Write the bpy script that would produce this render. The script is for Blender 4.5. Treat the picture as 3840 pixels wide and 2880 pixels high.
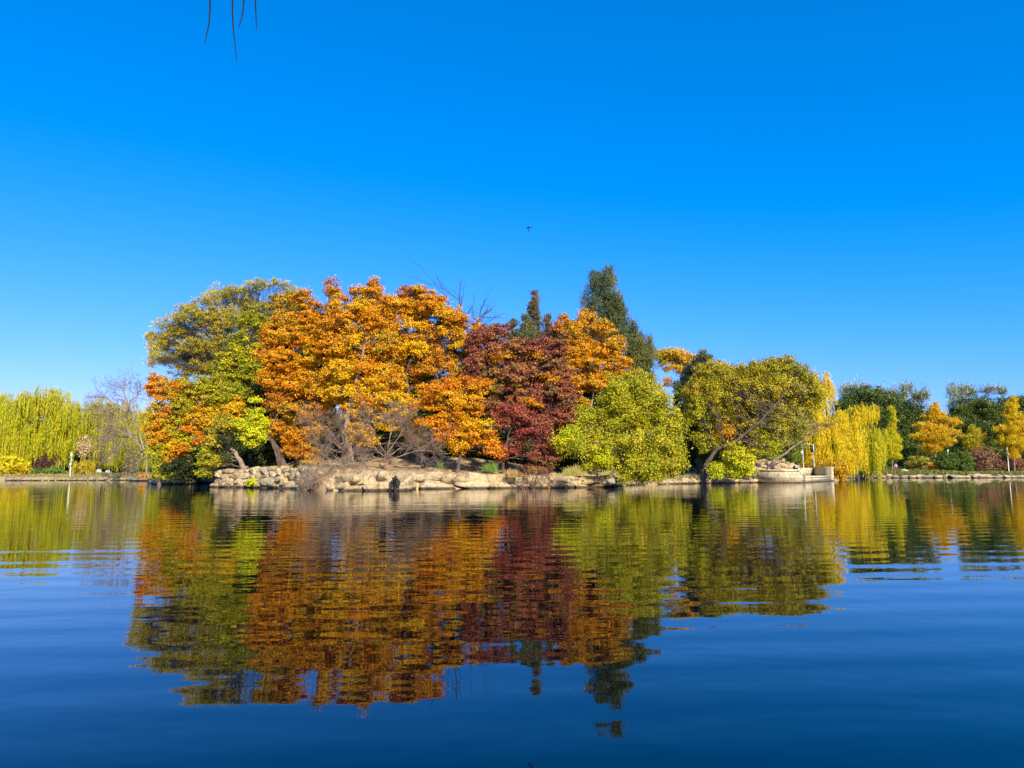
import bpy, math, random
import numpy as np
from mathutils import Vector

for o in list(bpy.data.objects): bpy.data.objects.remove(o)
S = bpy.context.scene
COL = S.collection

# ------------------------------------------------------------------ camera
F = 2700.0; PITCH = math.radians(6.92); CAMH = 1.25
cd = bpy.data.cameras.new('camera'); cam = bpy.data.objects.new('camera', cd); COL.objects.link(cam)
cam.location = (0, 0, CAMH); cam.rotation_euler = (math.radians(90) + PITCH, 0, 0)
cd.sensor_width = 36; cd.lens = 36 * F / 3840; cd.clip_end = 6000; cd.clip_start = 0.05
S.camera = cam

# ------------------------------------------------------------------ world
SUN_EL, SUN_AZ = math.radians(32), math.radians(24)     # azimuth: right of straight-behind-camera
w = bpy.data.worlds.new('World'); S.world = w; w.use_nodes = True
nt = w.node_tree; nt.nodes.clear()
def wn(t, **k):
    n = nt.nodes.new(t)
    for a, b in k.items(): setattr(n, a, b)
    return n
sky = wn('ShaderNodeTexSky', sky_type='NISHITA', sun_disc=False)
sky.sun_elevation = SUN_EL
sx, sy = math.sin(SUN_AZ), -math.cos(SUN_AZ)
sky.sun_rotation = math.atan2(sx, sy)
sky.altitude = 50; sky.air_density = 1.0; sky.dust_density = 0.6; sky.ozone_density = 3.0
sep = wn('ShaderNodeSeparateColor'); com = wn('ShaderNodeCombineColor')
nt.links.new(sky.outputs[0], sep.inputs[0])
SKYFIT = [(0.64, -0.88, 1.35), (0.72, 0.42, 1.0), (1.5, 1.0, 1.0)]   # (gain, offset, power) per channel
for i, (g, off, p) in enumerate(SKYFIT):
    m = wn('ShaderNodeMath', operation='MULTIPLY'); m.inputs[1].default_value = g
    a = wn('ShaderNodeMath', operation='ADD'); a.inputs[1].default_value = off
    mx = wn('ShaderNodeMath', operation='MAXIMUM'); mx.inputs[1].default_value = 0.0
    pw = wn('ShaderNodeMath', operation='POWER'); pw.inputs[1].default_value = p
    nt.links.new(sep.outputs[i], m.inputs[0]); nt.links.new(m.outputs[0], a.inputs[0])
    mn = wn('ShaderNodeMath', operation='MINIMUM'); mn.inputs[1].default_value = 11.5
    nt.links.new(a.outputs[0], mx.inputs[0]); nt.links.new(mx.outputs[0], mn.inputs[0]); nt.links.new(mn.outputs[0], pw.inputs[0])
    nt.links.new(pw.outputs[0], com.inputs[i])
bg = wn('ShaderNodeBackground'); bg.inputs[1].default_value = 0.12
nt.links.new(com.outputs[0], bg.inputs[0])
nt.links.new(bg.outputs[0], wn('ShaderNodeOutputWorld').inputs[0])

ld = bpy.data.lights.new('sun', 'SUN'); ld.energy = 5.0; ld.angle = math.radians(0.53); ld.color = (1.0, 0.89, 0.68)
sun = bpy.data.objects.new('sun', ld); COL.objects.link(sun)
dirv = Vector((sx * math.cos(SUN_EL), sy * math.cos(SUN_EL), math.sin(SUN_EL)))
sun.rotation_euler = (-dirv).to_track_quat('-Z', 'Y').to_euler()

S.render.engine = 'CYCLES'
S.view_settings.view_transform = 'Standard'; S.view_settings.look = 'None'
S.view_settings.exposure = 0.3; S.view_settings.gamma = 1.0
S.cycles.max_bounces = 6; S.cycles.diffuse_bounces = 2; S.cycles.transparent_max_bounces = 4

# ------------------------------------------------------------------ pixel helpers (photograph pixels -> world)
CP, SP = math.cos(PITCH), math.sin(PITCH)
def P(px, py, Y):
    u = (px - 1920) / F; v = (1440 - py) / F
    k = Y / (CP - v * SP)
    return np.array([u * k, Y, CAMH + (SP + v * CP) * k])
def W(px, py, z=0.0):
    u = (px - 1920) / F; v = (1440 - py) / F
    k = (z - CAMH) / (SP + v * CP)
    return np.array([u * k, (CP - v * SP) * k, z])
def X(px, Y): return P(px, 1768, Y)[0]

# ------------------------------------------------------------------ object helpers
def tag(o, label=None, cat=None, group=None, kind=None):
    if label: o['label'] = label
    if cat: o['category'] = cat
    if group: o['group'] = group
    if kind: o['kind'] = kind
    return o
def empty(name, loc, label, cat, group=None):
    o = bpy.data.objects.new(name, None); COL.objects.link(o)
    o.location = [float(a) for a in loc]; o.empty_display_size = 0.3
    return tag(o, label, cat, group)

class MB:
    """collects vertices and faces in numpy blocks; build() links them as one mesh object"""
    def __init__(s): s.v = []; s.f4 = []; s.f3 = []; s.c4 = []; s.n = 0
    def quads(s, V, Q, col=None):
        s.v.append(np.asarray(V, float).reshape(-1, 3)); Q = np.asarray(Q, int).reshape(-1, 4)
        s.f4.append(Q + s.n); s.c4.append(col if col is not None else np.zeros((len(Q), 3)))
        s.n += len(s.v[-1])
    def tris(s, V, T):
        s.v.append(np.asarray(V, float).reshape(-1, 3)); s.f3.append(np.asarray(T, int).reshape(-1, 3) + s.n); s.n += len(s.v[-1])
    def tube(s, pts, rad, sides=6, cap=True):
        pts = np.asarray(pts, float); n = len(pts); rad = np.broadcast_to(np.asarray(rad, float), (n,))
        d = np.gradient(pts, axis=0); d /= np.linalg.norm(d, axis=1)[:, None] + 1e-9
        ref = np.array([0.31, 0.95, 0.05]) if abs(d[0][1]) < 0.8 else np.array([1.0, 0.1, 0.2])
        a = np.cross(d, ref); a /= np.linalg.norm(a, axis=1)[:, None] + 1e-9
        b = np.cross(d, a)
        t = np.linspace(0, 2 * np.pi, sides, endpoint=False)
        V = pts[:, None, :] + rad[:, None, None] * (np.cos(t)[None, :, None] * a[:, None, :] + np.sin(t)[None, :, None] * b[:, None, :])
        i = np.arange(n - 1)[:, None] * sides; j = np.arange(sides)[None, :]; j2 = (j + 1) % sides
        s.quads(V.reshape(-1, 3), np.stack([i + j, i + j2, i + sides + j2, i + sides + j], -1).reshape(-1, 4))
    def box(s, c, size, rz=0.0, taper=1.0):
        hx, hy, hz = [k / 2 for k in size]; V = []
        for dz in (-1, 1):
            k = taper if dz > 0 else 1
            for dx, dy in ((-1, -1), (1, -1), (1, 1), (-1, 1)): V.append((dx * hx * k, dy * hy * k, dz * hz))
        V = np.array(V); cc, ss = math.cos(rz), math.sin(rz)
        V = np.stack([V[:, 0] * cc - V[:, 1] * ss, V[:, 0] * ss + V[:, 1] * cc, V[:, 2]], 1) + np.array(c)
        s.quads(V, [(3, 2, 1, 0), (4, 5, 6, 7), (0, 1, 5, 4), (1, 2, 6, 5), (2, 3, 7, 6), (3, 0, 4, 7)])
    def build(s, name, mat, parent=None, smooth=False, color=False):
        V = np.concatenate(s.v) if s.v else np.zeros((0, 3))
        if parent is not None: V = V - np.array(parent.location)[None, :]
        Q = np.concatenate(s.f4) if s.f4 else np.zeros((0, 4), int)
        T = np.concatenate(s.f3) if s.f3 else np.zeros((0, 3), int)
        me = bpy.data.meshes.new(name)
        me.vertices.add(len(V)); me.vertices.foreach_set('co', V.astype(np.float32).ravel())
        nl = len(Q) * 4 + len(T) * 3
        me.loops.add(nl); me.loops.foreach_set('vertex_index', np.concatenate([Q.ravel(), T.ravel()]).astype(np.int32))
        me.polygons.add(len(Q) + len(T))
        st = np.concatenate([np.arange(len(Q)) * 4, len(Q) * 4 + np.arange(len(T)) * 3]).astype(np.int32)
        me.polygons.foreach_set('loop_start', st)
        if smooth: me.polygons.foreach_set('use_smooth', np.ones(len(st), bool))
        me.update(calc_edges=True); me.validate()
        if color:
            C = np.concatenate(s.c4); at = me.attributes.new('leaf_tint', 'FLOAT_COLOR', 'FACE')
            at.data.foreach_set('color', np.concatenate([C, np.ones((len(C), 1))], 1).astype(np.float32).ravel())
        me.materials.append(mat)
        o = bpy.data.objects.new(name, me); COL.objects.link(o)
        if parent is not None: o.parent = parent
        return o

def snoise(p, scale, seed, n=9):
    r = np.random.RandomState(seed); k = r.normal(size=(n, 3)) / scale * 2.6; ph = r.uniform(0, 6.28, n)
    return np.sin(p @ k.T + ph).sum(1) / math.sqrt(n)

# ------------------------------------------------------------------ materials
def mat(name): 
    m = bpy.data.materials.new(name); m.use_nodes = True
    return m, m.node_tree, m.node_tree.nodes['Principled BSDF']
def link(t, a, b): t.links.new(a, b)
def noise_mat(name, cols, scale, rough=0.85, bump=0.0, detail=8, pos=(0.3, 0.7), bscale=None, stretch=(1, 1, 1), spec=0.3):
    m, t, b = mat(name)
    tc = t.nodes.new('ShaderNodeTexCoord'); mp = t.nodes.new('ShaderNodeMapping'); mp.inputs['Scale'].default_value = stretch
    link(t, tc.outputs['Object'], mp.inputs[0])
    n = t.nodes.new('ShaderNodeTexNoise'); n.inputs['Scale'].default_value = scale; n.inputs['Detail'].default_value = detail
    n.inputs['Roughness'].default_value = 0.65
    link(t, mp.outputs[0], n.inputs['Vector'])
    r = t.nodes.new('ShaderNodeValToRGB'); e = r.color_ramp.elements
    for i, c in enumerate(cols):
        p = pos[0] + (pos[1] - pos[0]) * i / (len(cols) - 1)
        el = e[i] if i < 2 else e.new(p)
        el.position = p; el.color = (*c, 1)
    for i, c in enumerate(cols):
        e[i].position = pos[0] + (pos[1] - pos[0]) * i / (len(cols) - 1); e[i].color = (*c, 1)
    link(t, n.outputs[0], r.inputs[0]); link(t, r.outputs[0], b.inputs['Base Color'])
    b.inputs['Roughness'].default_value = rough; b.inputs['Specular IOR Level'].default_value = spec
    if bump:
        n2 = t.nodes.new('ShaderNodeTexNoise'); n2.inputs['Scale'].default_value = bscale or scale * 3; n2.inputs['Detail'].default_value = 6
        link(t, mp.outputs[0], n2.inputs['Vector'])
        bp = t.nodes.new('ShaderNodeBump'); bp.inputs['Distance'].default_value = bump; bp.inputs['Strength'].default_value = 1
        link(t, n2.outputs[0], bp.inputs['Height']); link(t, bp.outputs[0], b.inputs['Normal'])
    return m
def leaf_mat(name, trans=0.3):
    m, t, b = mat(name)
    at = t.nodes.new('ShaderNodeAttribute'); at.attribute_name = 'leaf_tint'
    b.inputs['Roughness'].default_value = 0.55; b.inputs['Specular IOR Level'].default_value = 0.25
    link(t, at.outputs['Color'], b.inputs['Base Color'])
    tr = t.nodes.new('ShaderNodeBsdfTranslucent'); link(t, at.outputs['Color'], tr.inputs[0])
    mx = t.nodes.new('ShaderNodeMixShader'); mx.inputs[0].default_value = trans
    out = t.nodes['Material Output']
    link(t, b.outputs[0], mx.inputs[1]); link(t, tr.outputs[0], mx.inputs[2]); link(t, mx.outputs[0], out.inputs[0])
    return m
LEAF = leaf_mat('autumn_leaves', 0.14)
NEEDLE = leaf_mat('needles', 0.08)
BARK = noise_mat('bark', [(.035, .024, .018), (.11, .08, .06), (.2, .15, .11)], 3, 0.95, 0.03, stretch=(1, 1, .3))
BARKL = noise_mat('pale_bark', [(.12, .085, .06), (.3, .22, .15), (.42, .33, .24)], 2.5, 0.95, 0.03, stretch=(1, 1, .35))
TWIG = noise_mat('dry_twig', [(.20, .14, .10), (.40, .30, .22)], 1.5, 0.9)
TWIGP = noise_mat('bleached_twig', [(.30, .21, .13), (.52, .39, .25)], 1.5, 0.9)
TWIGN = noise_mat('dark_green_twig', [(.01, .01, .012), (.02, .02, .022)], 1.5, 0.9)
TWIGD = noise_mat('dark_twig', [(.05, .038, .035), (.13, .10, .085)], 1.5, 0.9)
WHITE = noise_mat('white_paint', [(.6, .58, .53), (.8, .79, .75)], 2, 0.5)
DARKM = noise_mat('dark_metal', [(.02, .02, .022), (.04, .04, .045)], 2, 0.45)
SOIL = noise_mat('leaf_litter_soil', [(.12, .08, .04), (.42, .29, .14), (.58, .42, .22), (.22, .19, .07)], 1.1, 0.95, 0.12, detail=10)
GROUND = noise_mat('park_ground', [(.11, .12, .035), (.32, .26, .11), (.42, .33, .16), (.13, .16, .04)], 0.35, 0.95, 0.1, detail=12)
def rock_mat(name, cols, scale=.9, wet=.14, grey=.25, gcol=(.36, .30, .22)):
    m = noise_mat(name, cols, scale, 0.9, 0.0, detail=9, pos=(0.32, 0.68))
    t = m.node_tree; b = t.nodes['Principled BSDF']
    tc = t.nodes.new('ShaderNodeTexCoord')
    v = t.nodes.new('ShaderNodeTexVoronoi'); v.feature = 'DISTANCE_TO_EDGE'; v.inputs['Scale'].default_value = 1.1
    wv = t.nodes.new('ShaderNodeTexNoise'); wv.inputs['Scale'].default_value = 1.6; wv.inputs['Detail'].default_value = 4
    ad = t.nodes.new('ShaderNodeVectorMath'); ad.operation = 'ADD'
    link(t, tc.outputs['Object'], wv.inputs['Vector']); link(t, tc.outputs['Object'], ad.inputs[0]); link(t, wv.outputs['Color'], ad.inputs[1])
    link(t, ad.outputs[0], v.inputs['Vector'])
    mr = t.nodes.new('ShaderNodeMapRange'); mr.inputs['From Max'].default_value = 0.035; link(t, v.outputs['Distance'], mr.inputs[0])
    n2 = t.nodes.new('ShaderNodeTexNoise'); n2.inputs['Scale'].default_value = 6; n2.inputs['Detail'].default_value = 8
    link(t, tc.outputs['Object'], n2.inputs['Vector'])
    mul = t.nodes.new('ShaderNodeMath'); mul.operation = 'MULTIPLY_ADD'; mul.inputs[1].default_value = .25
    link(t, mr.outputs[0], mul.inputs[0]); link(t, n2.outputs[0], mul.inputs[2])
    bp = t.nodes.new('ShaderNodeBump'); bp.inputs['Distance'].default_value = .07
    link(t, mul.outputs[0], bp.inputs['Height']); link(t, bp.outputs[0], b.inputs['Normal'])
    # dark cracks and a wet stain just above the water
    src = b.inputs['Base Color'].links[0].from_socket
    g = t.nodes.new('ShaderNodeNewGeometry'); sx_ = t.nodes.new('ShaderNodeSeparateXYZ'); link(t, g.outputs['Position'], sx_.inputs[0])
    wr = t.nodes.new('ShaderNodeMapRange'); wr.inputs['From Min'].default_value = wet * .6; wr.inputs['From Max'].default_value = wet * 1.4; wr.inputs['To Min'].default_value = .18
    link(t, sx_.outputs[2], wr.inputs[0])
    cr = t.nodes.new('ShaderNodeMapRange'); cr.inputs['From Max'].default_value = .03; cr.inputs['To Min'].default_value = .35; link(t, v.outputs['Distance'], cr.inputs[0])
    gn = t.nodes.new('ShaderNodeTexNoise'); gn.inputs['Scale'].default_value = .8; gn.inputs['Detail'].default_value = 5; link(t, tc.outputs['Object'], gn.inputs['Vector'])
    gr = t.nodes.new('ShaderNodeMapRange'); gr.inputs['From Min'].default_value = .48; gr.inputs['From Max'].default_value = .6; link(t, gn.outputs[0], gr.inputs[0])
    gm = t.nodes.new('ShaderNodeMixRGB'); gm.inputs[2].default_value = (*gcol, 1); link(t, gr.outputs[0], gm.inputs[0]); link(t, src, gm.inputs[1])
    gf = t.nodes.new('ShaderNodeMath'); gf.operation = 'MULTIPLY'; gf.inputs[1].default_value = grey; link(t, gr.outputs[0], gf.inputs[0]); link(t, gf.outputs[0], gm.inputs[0])
    mm = t.nodes.new('ShaderNodeMath'); mm.operation = 'MULTIPLY'; link(t, wr.outputs[0], mm.inputs[0]); link(t, cr.outputs[0], mm.inputs[1])
    vm = t.nodes.new('ShaderNodeVectorMath'); vm.operation = 'SCALE'; link(t, gm.outputs[0], vm.inputs[0]); link(t, mm.outputs[0], vm.inputs['Scale'])
    link(t, vm.outputs[0], b.inputs['Base Color'])
    return m
ROCK = rock_mat('tan_rock', [(.15, .115, .07), (.48, .35, .18), (.66, .50, .26), (.40, .32, .20)])
ROCKG = rock_mat('grey_rock', [(.12, .10, .07), (.32, .26, .17), (.46, .38, .24)])
STONE = rock_mat('pale_stone', [(.52, .44, .27), (.74, .64, .42), (.85, .76, .52)], 1.3, grey=.25, gcol=(.5, .44, .32))

# water -----------------------------------------------------------------
def water_mat():
    m, t, b = mat('lake_water')
    b.inputs['Base Color'].default_value = (0.0, 0.001, 0.003, 1)
    b.inputs['Roughness'].default_value = 0.0; b.inputs['IOR'].default_value = 1.38
    b.inputs['Specular IOR Level'].default_value = 0.5
    tc = t.nodes.new('ShaderNodeTexCoord')
    def M(scale, rot=0.0, loc=(0, 0, 0)):
        mp = t.nodes.new('ShaderNodeMapping'); mp.inputs['Scale'].default_value = scale; mp.inputs['Rotation'].default_value = (0, 0, rot)
        mp.inputs['Location'].default_value = loc
        link(t, tc.outputs['Object'], mp.inputs[0]); return mp
    def N(scale, mapping, detail=2, rough=.5):
        n = t.nodes.new('ShaderNodeTexNoise'); n.inputs['Scale'].default_value = scale; n.inputs['Detail'].default_value = detail
        n.inputs['Roughness'].default_value = rough
        link(t, mapping.outputs[0], n.inputs['Vector']); return n
    def math_(op, a, bb):
        n = t.nodes.new('ShaderNodeMath'); n.operation = op
        for i, q in enumerate((a, bb)):
            if isinstance(q, (int, float)): n.inputs[i].default_value = q
            else: link(t, q, n.inputs[i])
        return n.outputs[0]
    # object coordinates are metres; heights below are metres
    swell = N(1.0, M((.22, .75, 1), .12), 1)                     # long lazy swell
    mid = N(1.0, M((1.1, 2.2, 1), .08), 2)                        # 0.4 m ripples
    fine = N(1.0, M((4.5, 8.0, 1), -.1), 3, .6)                  # short ripples
    wv = t.nodes.new('ShaderNodeTexWave'); wv.wave_type = 'BANDS'; wv.bands_direction = 'Y'
    wv.inputs['Scale'].default_value = .42; wv.inputs['Distortion'].default_value = 2.2; wv.inputs['Detail'].default_value = 1
    wv.inputs['Detail Scale'].default_value = .35
    link(t, M((1, 1, 1), -.10).outputs[0], wv.inputs['Vector'])
    msk = N(1.0, M((.12, .10, 1), 0, (2.3, .4, 0)), 1)
    mr = t.nodes.new('ShaderNodeMapRange'); mr.inputs['From Min'].default_value = .42; mr.inputs['From Max'].default_value = .62
    mr.inputs['To Min'].default_value = .5; mr.inputs['To Max'].default_value = 1
    link(t, msk.outputs[0], mr.inputs[0])
    h = math_('MULTIPLY', swell.outputs[0], .0085)
    h = math_('ADD', h, math_('MULTIPLY', mid.outputs[0], .0028))
    small = N(1.0, M((2.6, 4.6, 1), .15), 1)                     # short round ripples
    h = math_('ADD', h, math_('MULTIPLY', small.outputs[0], .0008))
    h = math_('ADD', h, math_('MULTIPLY', fine.outputs[0], .00022))
    h = math_('ADD', h, math_('MULTIPLY', math_('MULTIPLY', wv.outputs[1], mr.outputs[0]), .0024))
    bp = t.nodes.new('ShaderNodeBump'); bp.inputs['Distance'].default_value = 1.0; bp.inputs['Strength'].default_value = 1.0
    link(t, h, bp.inputs['Height']); link(t, bp.outputs[0], b.inputs['Normal'])
    return m
WATER = water_mat()

# ------------------------------------------------------------------ terrain
# island outline (front edge read at the waterline, back edge out of sight)
front = [(560, 1811), (600, 1816), (690, 1815.5), (735, 1812.5), (797, 1813), (803, 1827), (950, 1829), (1100, 1833), (1190, 1840), (1480, 1841),
         (1560, 1834), (1900, 1832), (2280, 1827), (2335, 1820.5), (2600, 1813.5), (2838, 1810), (2997, 1810.5), (3118, 1804), (3160, 1800)]
ISL = [W(a, b)[:2] for a, b in front]
ISL += [np.array(q) for q in ((50, 112), (38, 122), (0, 118), (-30, 105), (-42, 92))]
ISL = np.array(ISL)
def sdist(px, py, poly):
    """signed distance, positive inside"""
    d = np.full(px.shape, 1e9); ins = np.zeros(px.shape, bool); n = len(poly)
    for i in range(n):
        a, b = poly[i], poly[(i + 1) % n]; e = b - a
        t = np.clip(((px - a[0]) * e[0] + (py - a[1]) * e[1]) / (e @ e), 0, 1)
        d = np.minimum(d, np.hypot(px - a[0] - t * e[0], py - a[1] - t * e[1]))
        c = ((a[1] > py) != (b[1] > py)) & (px < (b[0] - a[0]) * (py - a[1]) / (b[1] - a[1] + 1e-12) + a[0])
        ins ^= c
    return np.where(ins, d, -d)
def hstep(a, b, x): 
    t = np.clip((x - a) / (b - a), 0, 1); return t * t * (3 - 2 * t)
def isl_h(x, y):
    x = np.asarray(x, float); y = np.asarray(y, float)
    d = sdist(x, y, ISL)
    u = x / np.maximum(y, 1) * F + 1920
    # height of the land right behind the bank, by part of the shore
    top = np.interp(u, [560, 690, 740, 800, 830, 1150, 1400, 1700, 2250, 2400, 2600, 2900, 3200], [.45, .5, .3, .9, 1.35, 1.5, 1.3, 1.12, .85, .5, .42, .6, .6])
    z = -1.2 + (1.2 + top) * hstep(-0.5, 0.9, d) + 1.6 * hstep(2, 16, d)
    z += .12 * np.sin(x * 1.3 + y * .7) * np.sin(y * 1.1) * hstep(.5, 2, d)
    return z
def far_line(x):
    return np.interp(x, [-400, -150, -72, -50, 0, 50, 66, 110, 180, 400], [60, 96, 99, 101, 128, 140, 136, 140, 135, 60]) + 1.2 * np.sin(x * .21) + .5 * np.sin(x * .9)
def land_h(x, y):
    x = np.asarray(x, float); y = np.asarray(y, float)
    d = np.maximum(np.maximum(y - far_line(x), np.abs(x) - 230), -1.2 - y)
    return -1.4 + 1.95 * hstep(-.6, .8, d) + np.where(x > 0, 1.5, .5) * hstep(1.5, 22, d) + .12 * np.sin(x * .5) * np.sin(y * .43) * hstep(1, 6, d)
def grid(name, xs, ys, fn, m, label):
    Xg, Yg = np.meshgrid(xs, ys); Z = fn(Xg, Yg); nx, ny = len(xs), len(ys)
    i = np.arange(ny - 1)[:, None] * nx + np.arange(nx - 1)[None, :]
    b = MB(); b.quads(np.stack([Xg, Yg, Z], -1).reshape(-1, 3), np.stack([i, i + 1, i + nx + 1, i + nx], -1).reshape(-1, 4))
    o = b.build(name, m, smooth=True); tag(o, label, None, None, 'structure'); return o
xs = np.concatenate([[-3000, -1500, -700, -400], np.arange(-250, -120, 10), np.arange(-120, 140, 1.3), np.arange(140, 250, 10), [400, 700, 1500, 3000]])
ys = np.concatenate([[-1500, -400, -100, -30, -10], np.arange(-5, 3, .5), [6, 30, 60, 90], np.arange(94, 150, .9), np.arange(150, 220, 6), [260, 400, 900, 3000]])
grid('ground', xs, ys, land_h, GROUND, 'park land around the lake')
grid('island_ground', np.arange(-52, 58, .55), np.arange(40, 126, .55), isl_h, SOIL, 'leaf littered ground of the island')
b = MB(); b.quads([(-3000, -1500, 0), (3000, -1500, 0), (3000, 3000, 0), (-3000, 3000, 0)], [(0, 1, 2, 3)])
tag(b.build('water', WATER), 'calm lake water with faint ripples', None, None, 'structure')
def gz(x, y):
    return float(isl_h(x, y)) if sdist(np.array(x), np.array(y), ISL) > -.4 else float(land_h(x, y))

# ------------------------------------------------------------------ leaves and trees
def leaves(mb, C, col, a, b, nrm, rng, axis=None):
    n = len(C)
    if axis is None:
        r = rng.normal(size=(n, 3)); t1 = np.cross(nrm, r)
    else:
        t1 = axis
    t1 = t1 / (np.linalg.norm(t1, axis=1)[:, None] + 1e-9)
    t2 = np.cross(nrm, t1); t2 /= np.linalg.norm(t2, axis=1)[:, None] + 1e-9
    k = rng.uniform(.65, 1.35, (n, 1)); A = t1 * a * k; B = t2 * b * k
    V = np.stack([C - A, C - B * 1.0 + A * .1, C + A, C + B + A * .1], 1).reshape(-1, 3)
    mb.quads(V, np.arange(n * 4).reshape(-1, 4), col)

ORANGE = [(.80, .33, .008), (.84, .40, .010), (.72, .24, .008), (.86, .47, .012)]
RUST = [(.70, .30, .014), (.76, .36, .014), (.56, .22, .014), (.62, .36, .02), (.58, .20, .014)]
FLAME = [(.80, .28, .012), (.84, .34, .010), (.76, .22, .012), (.86, .44, .012)]
GOLD = [(.88, .48, .008), (.88, .55, .010), (.84, .41, .008)]
OGOLD = [(.74, .40, .015), (.64, .40, .025), (.78, .33, .012), (.52, .36, .025)]
YGREEN = [(.50, .48, .015), (.62, .54, .018), (.30, .33, .018), (.42, .42, .02), (.72, .60, .03)]
OLIVE = [(.46, .38, .02), (.58, .45, .02), (.30, .28, .02), (.62, .44, .02)]
OLIVG = [(.42, .37, .05), (.54, .44, .05), (.50, .42, .10), (.28, .27, .04)]
MIXLEFT = [(.82, .36, .008), (.80, .48, .012), (.60, .50, .012), (.80, .27, .008)]
GREENY = [(.40, .41, .012), (.52, .48, .012), (.22, .27, .015), (.62, .52, .012)]
CHART = [(.70, .70, .012), (.55, .60, .012), (.75, .66, .012)]
DRED = [(.36, .105, .06), (.46, .16, .07), (.26, .08, .045), (.52, .22, .07), (.30, .19, .05)]
CRIM = [(.42, .085, .06), (.36, .085, .05), (.44, .15, .06)]
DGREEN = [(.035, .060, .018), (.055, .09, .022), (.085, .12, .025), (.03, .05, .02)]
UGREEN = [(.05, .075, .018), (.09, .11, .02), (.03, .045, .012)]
JUNI = [(.10, .13, .045), (.16, .19, .055), (.06, .09, .035), (.20, .21, .06)]
SPRUCE = [(.13, .15, .06), (.18, .19, .07), (.08, .10, .045)]
WILLOW = [(.46, .47, .010), (.56, .52, .012), (.34, .40, .012), (.62, .50, .015)]
GWILLOW = [(.84, .62, .010), (.80, .66, .012), (.70, .60, .012), (.86, .54, .01)]
PALE = [(.46, .50, .28), (.34, .38, .18), (.56, .58, .38)]
PINKBR = [(.36, .17, .09), (.28, .13, .07), (.42, .24, .11)]
PURPLE = [(.12, .05, .045), (.17, .08, .06)]
BGREEN = [(.16, .27, .03), (.10, .20, .02), (.22, .32, .04)]
SUMMER = [(.10, .16, .022), (.15, .21, .025), (.24, .27, .025), (.06, .10, .018)]

def curve(p0, p1, rng, sag=0.0, n=5, wob=.06):
    t = np.linspace(0, 1, n)[:, None]; L = np.linalg.norm(p1 - p0)
    q = p0 + (p1 - p0) * t; q[:, 2] += (sag * L * 4 * t * (1 - t))[:, 0]
    q[1:-1] += rng.normal(size=(n - 2, 3)) * wob * L * .5
    return q

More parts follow.
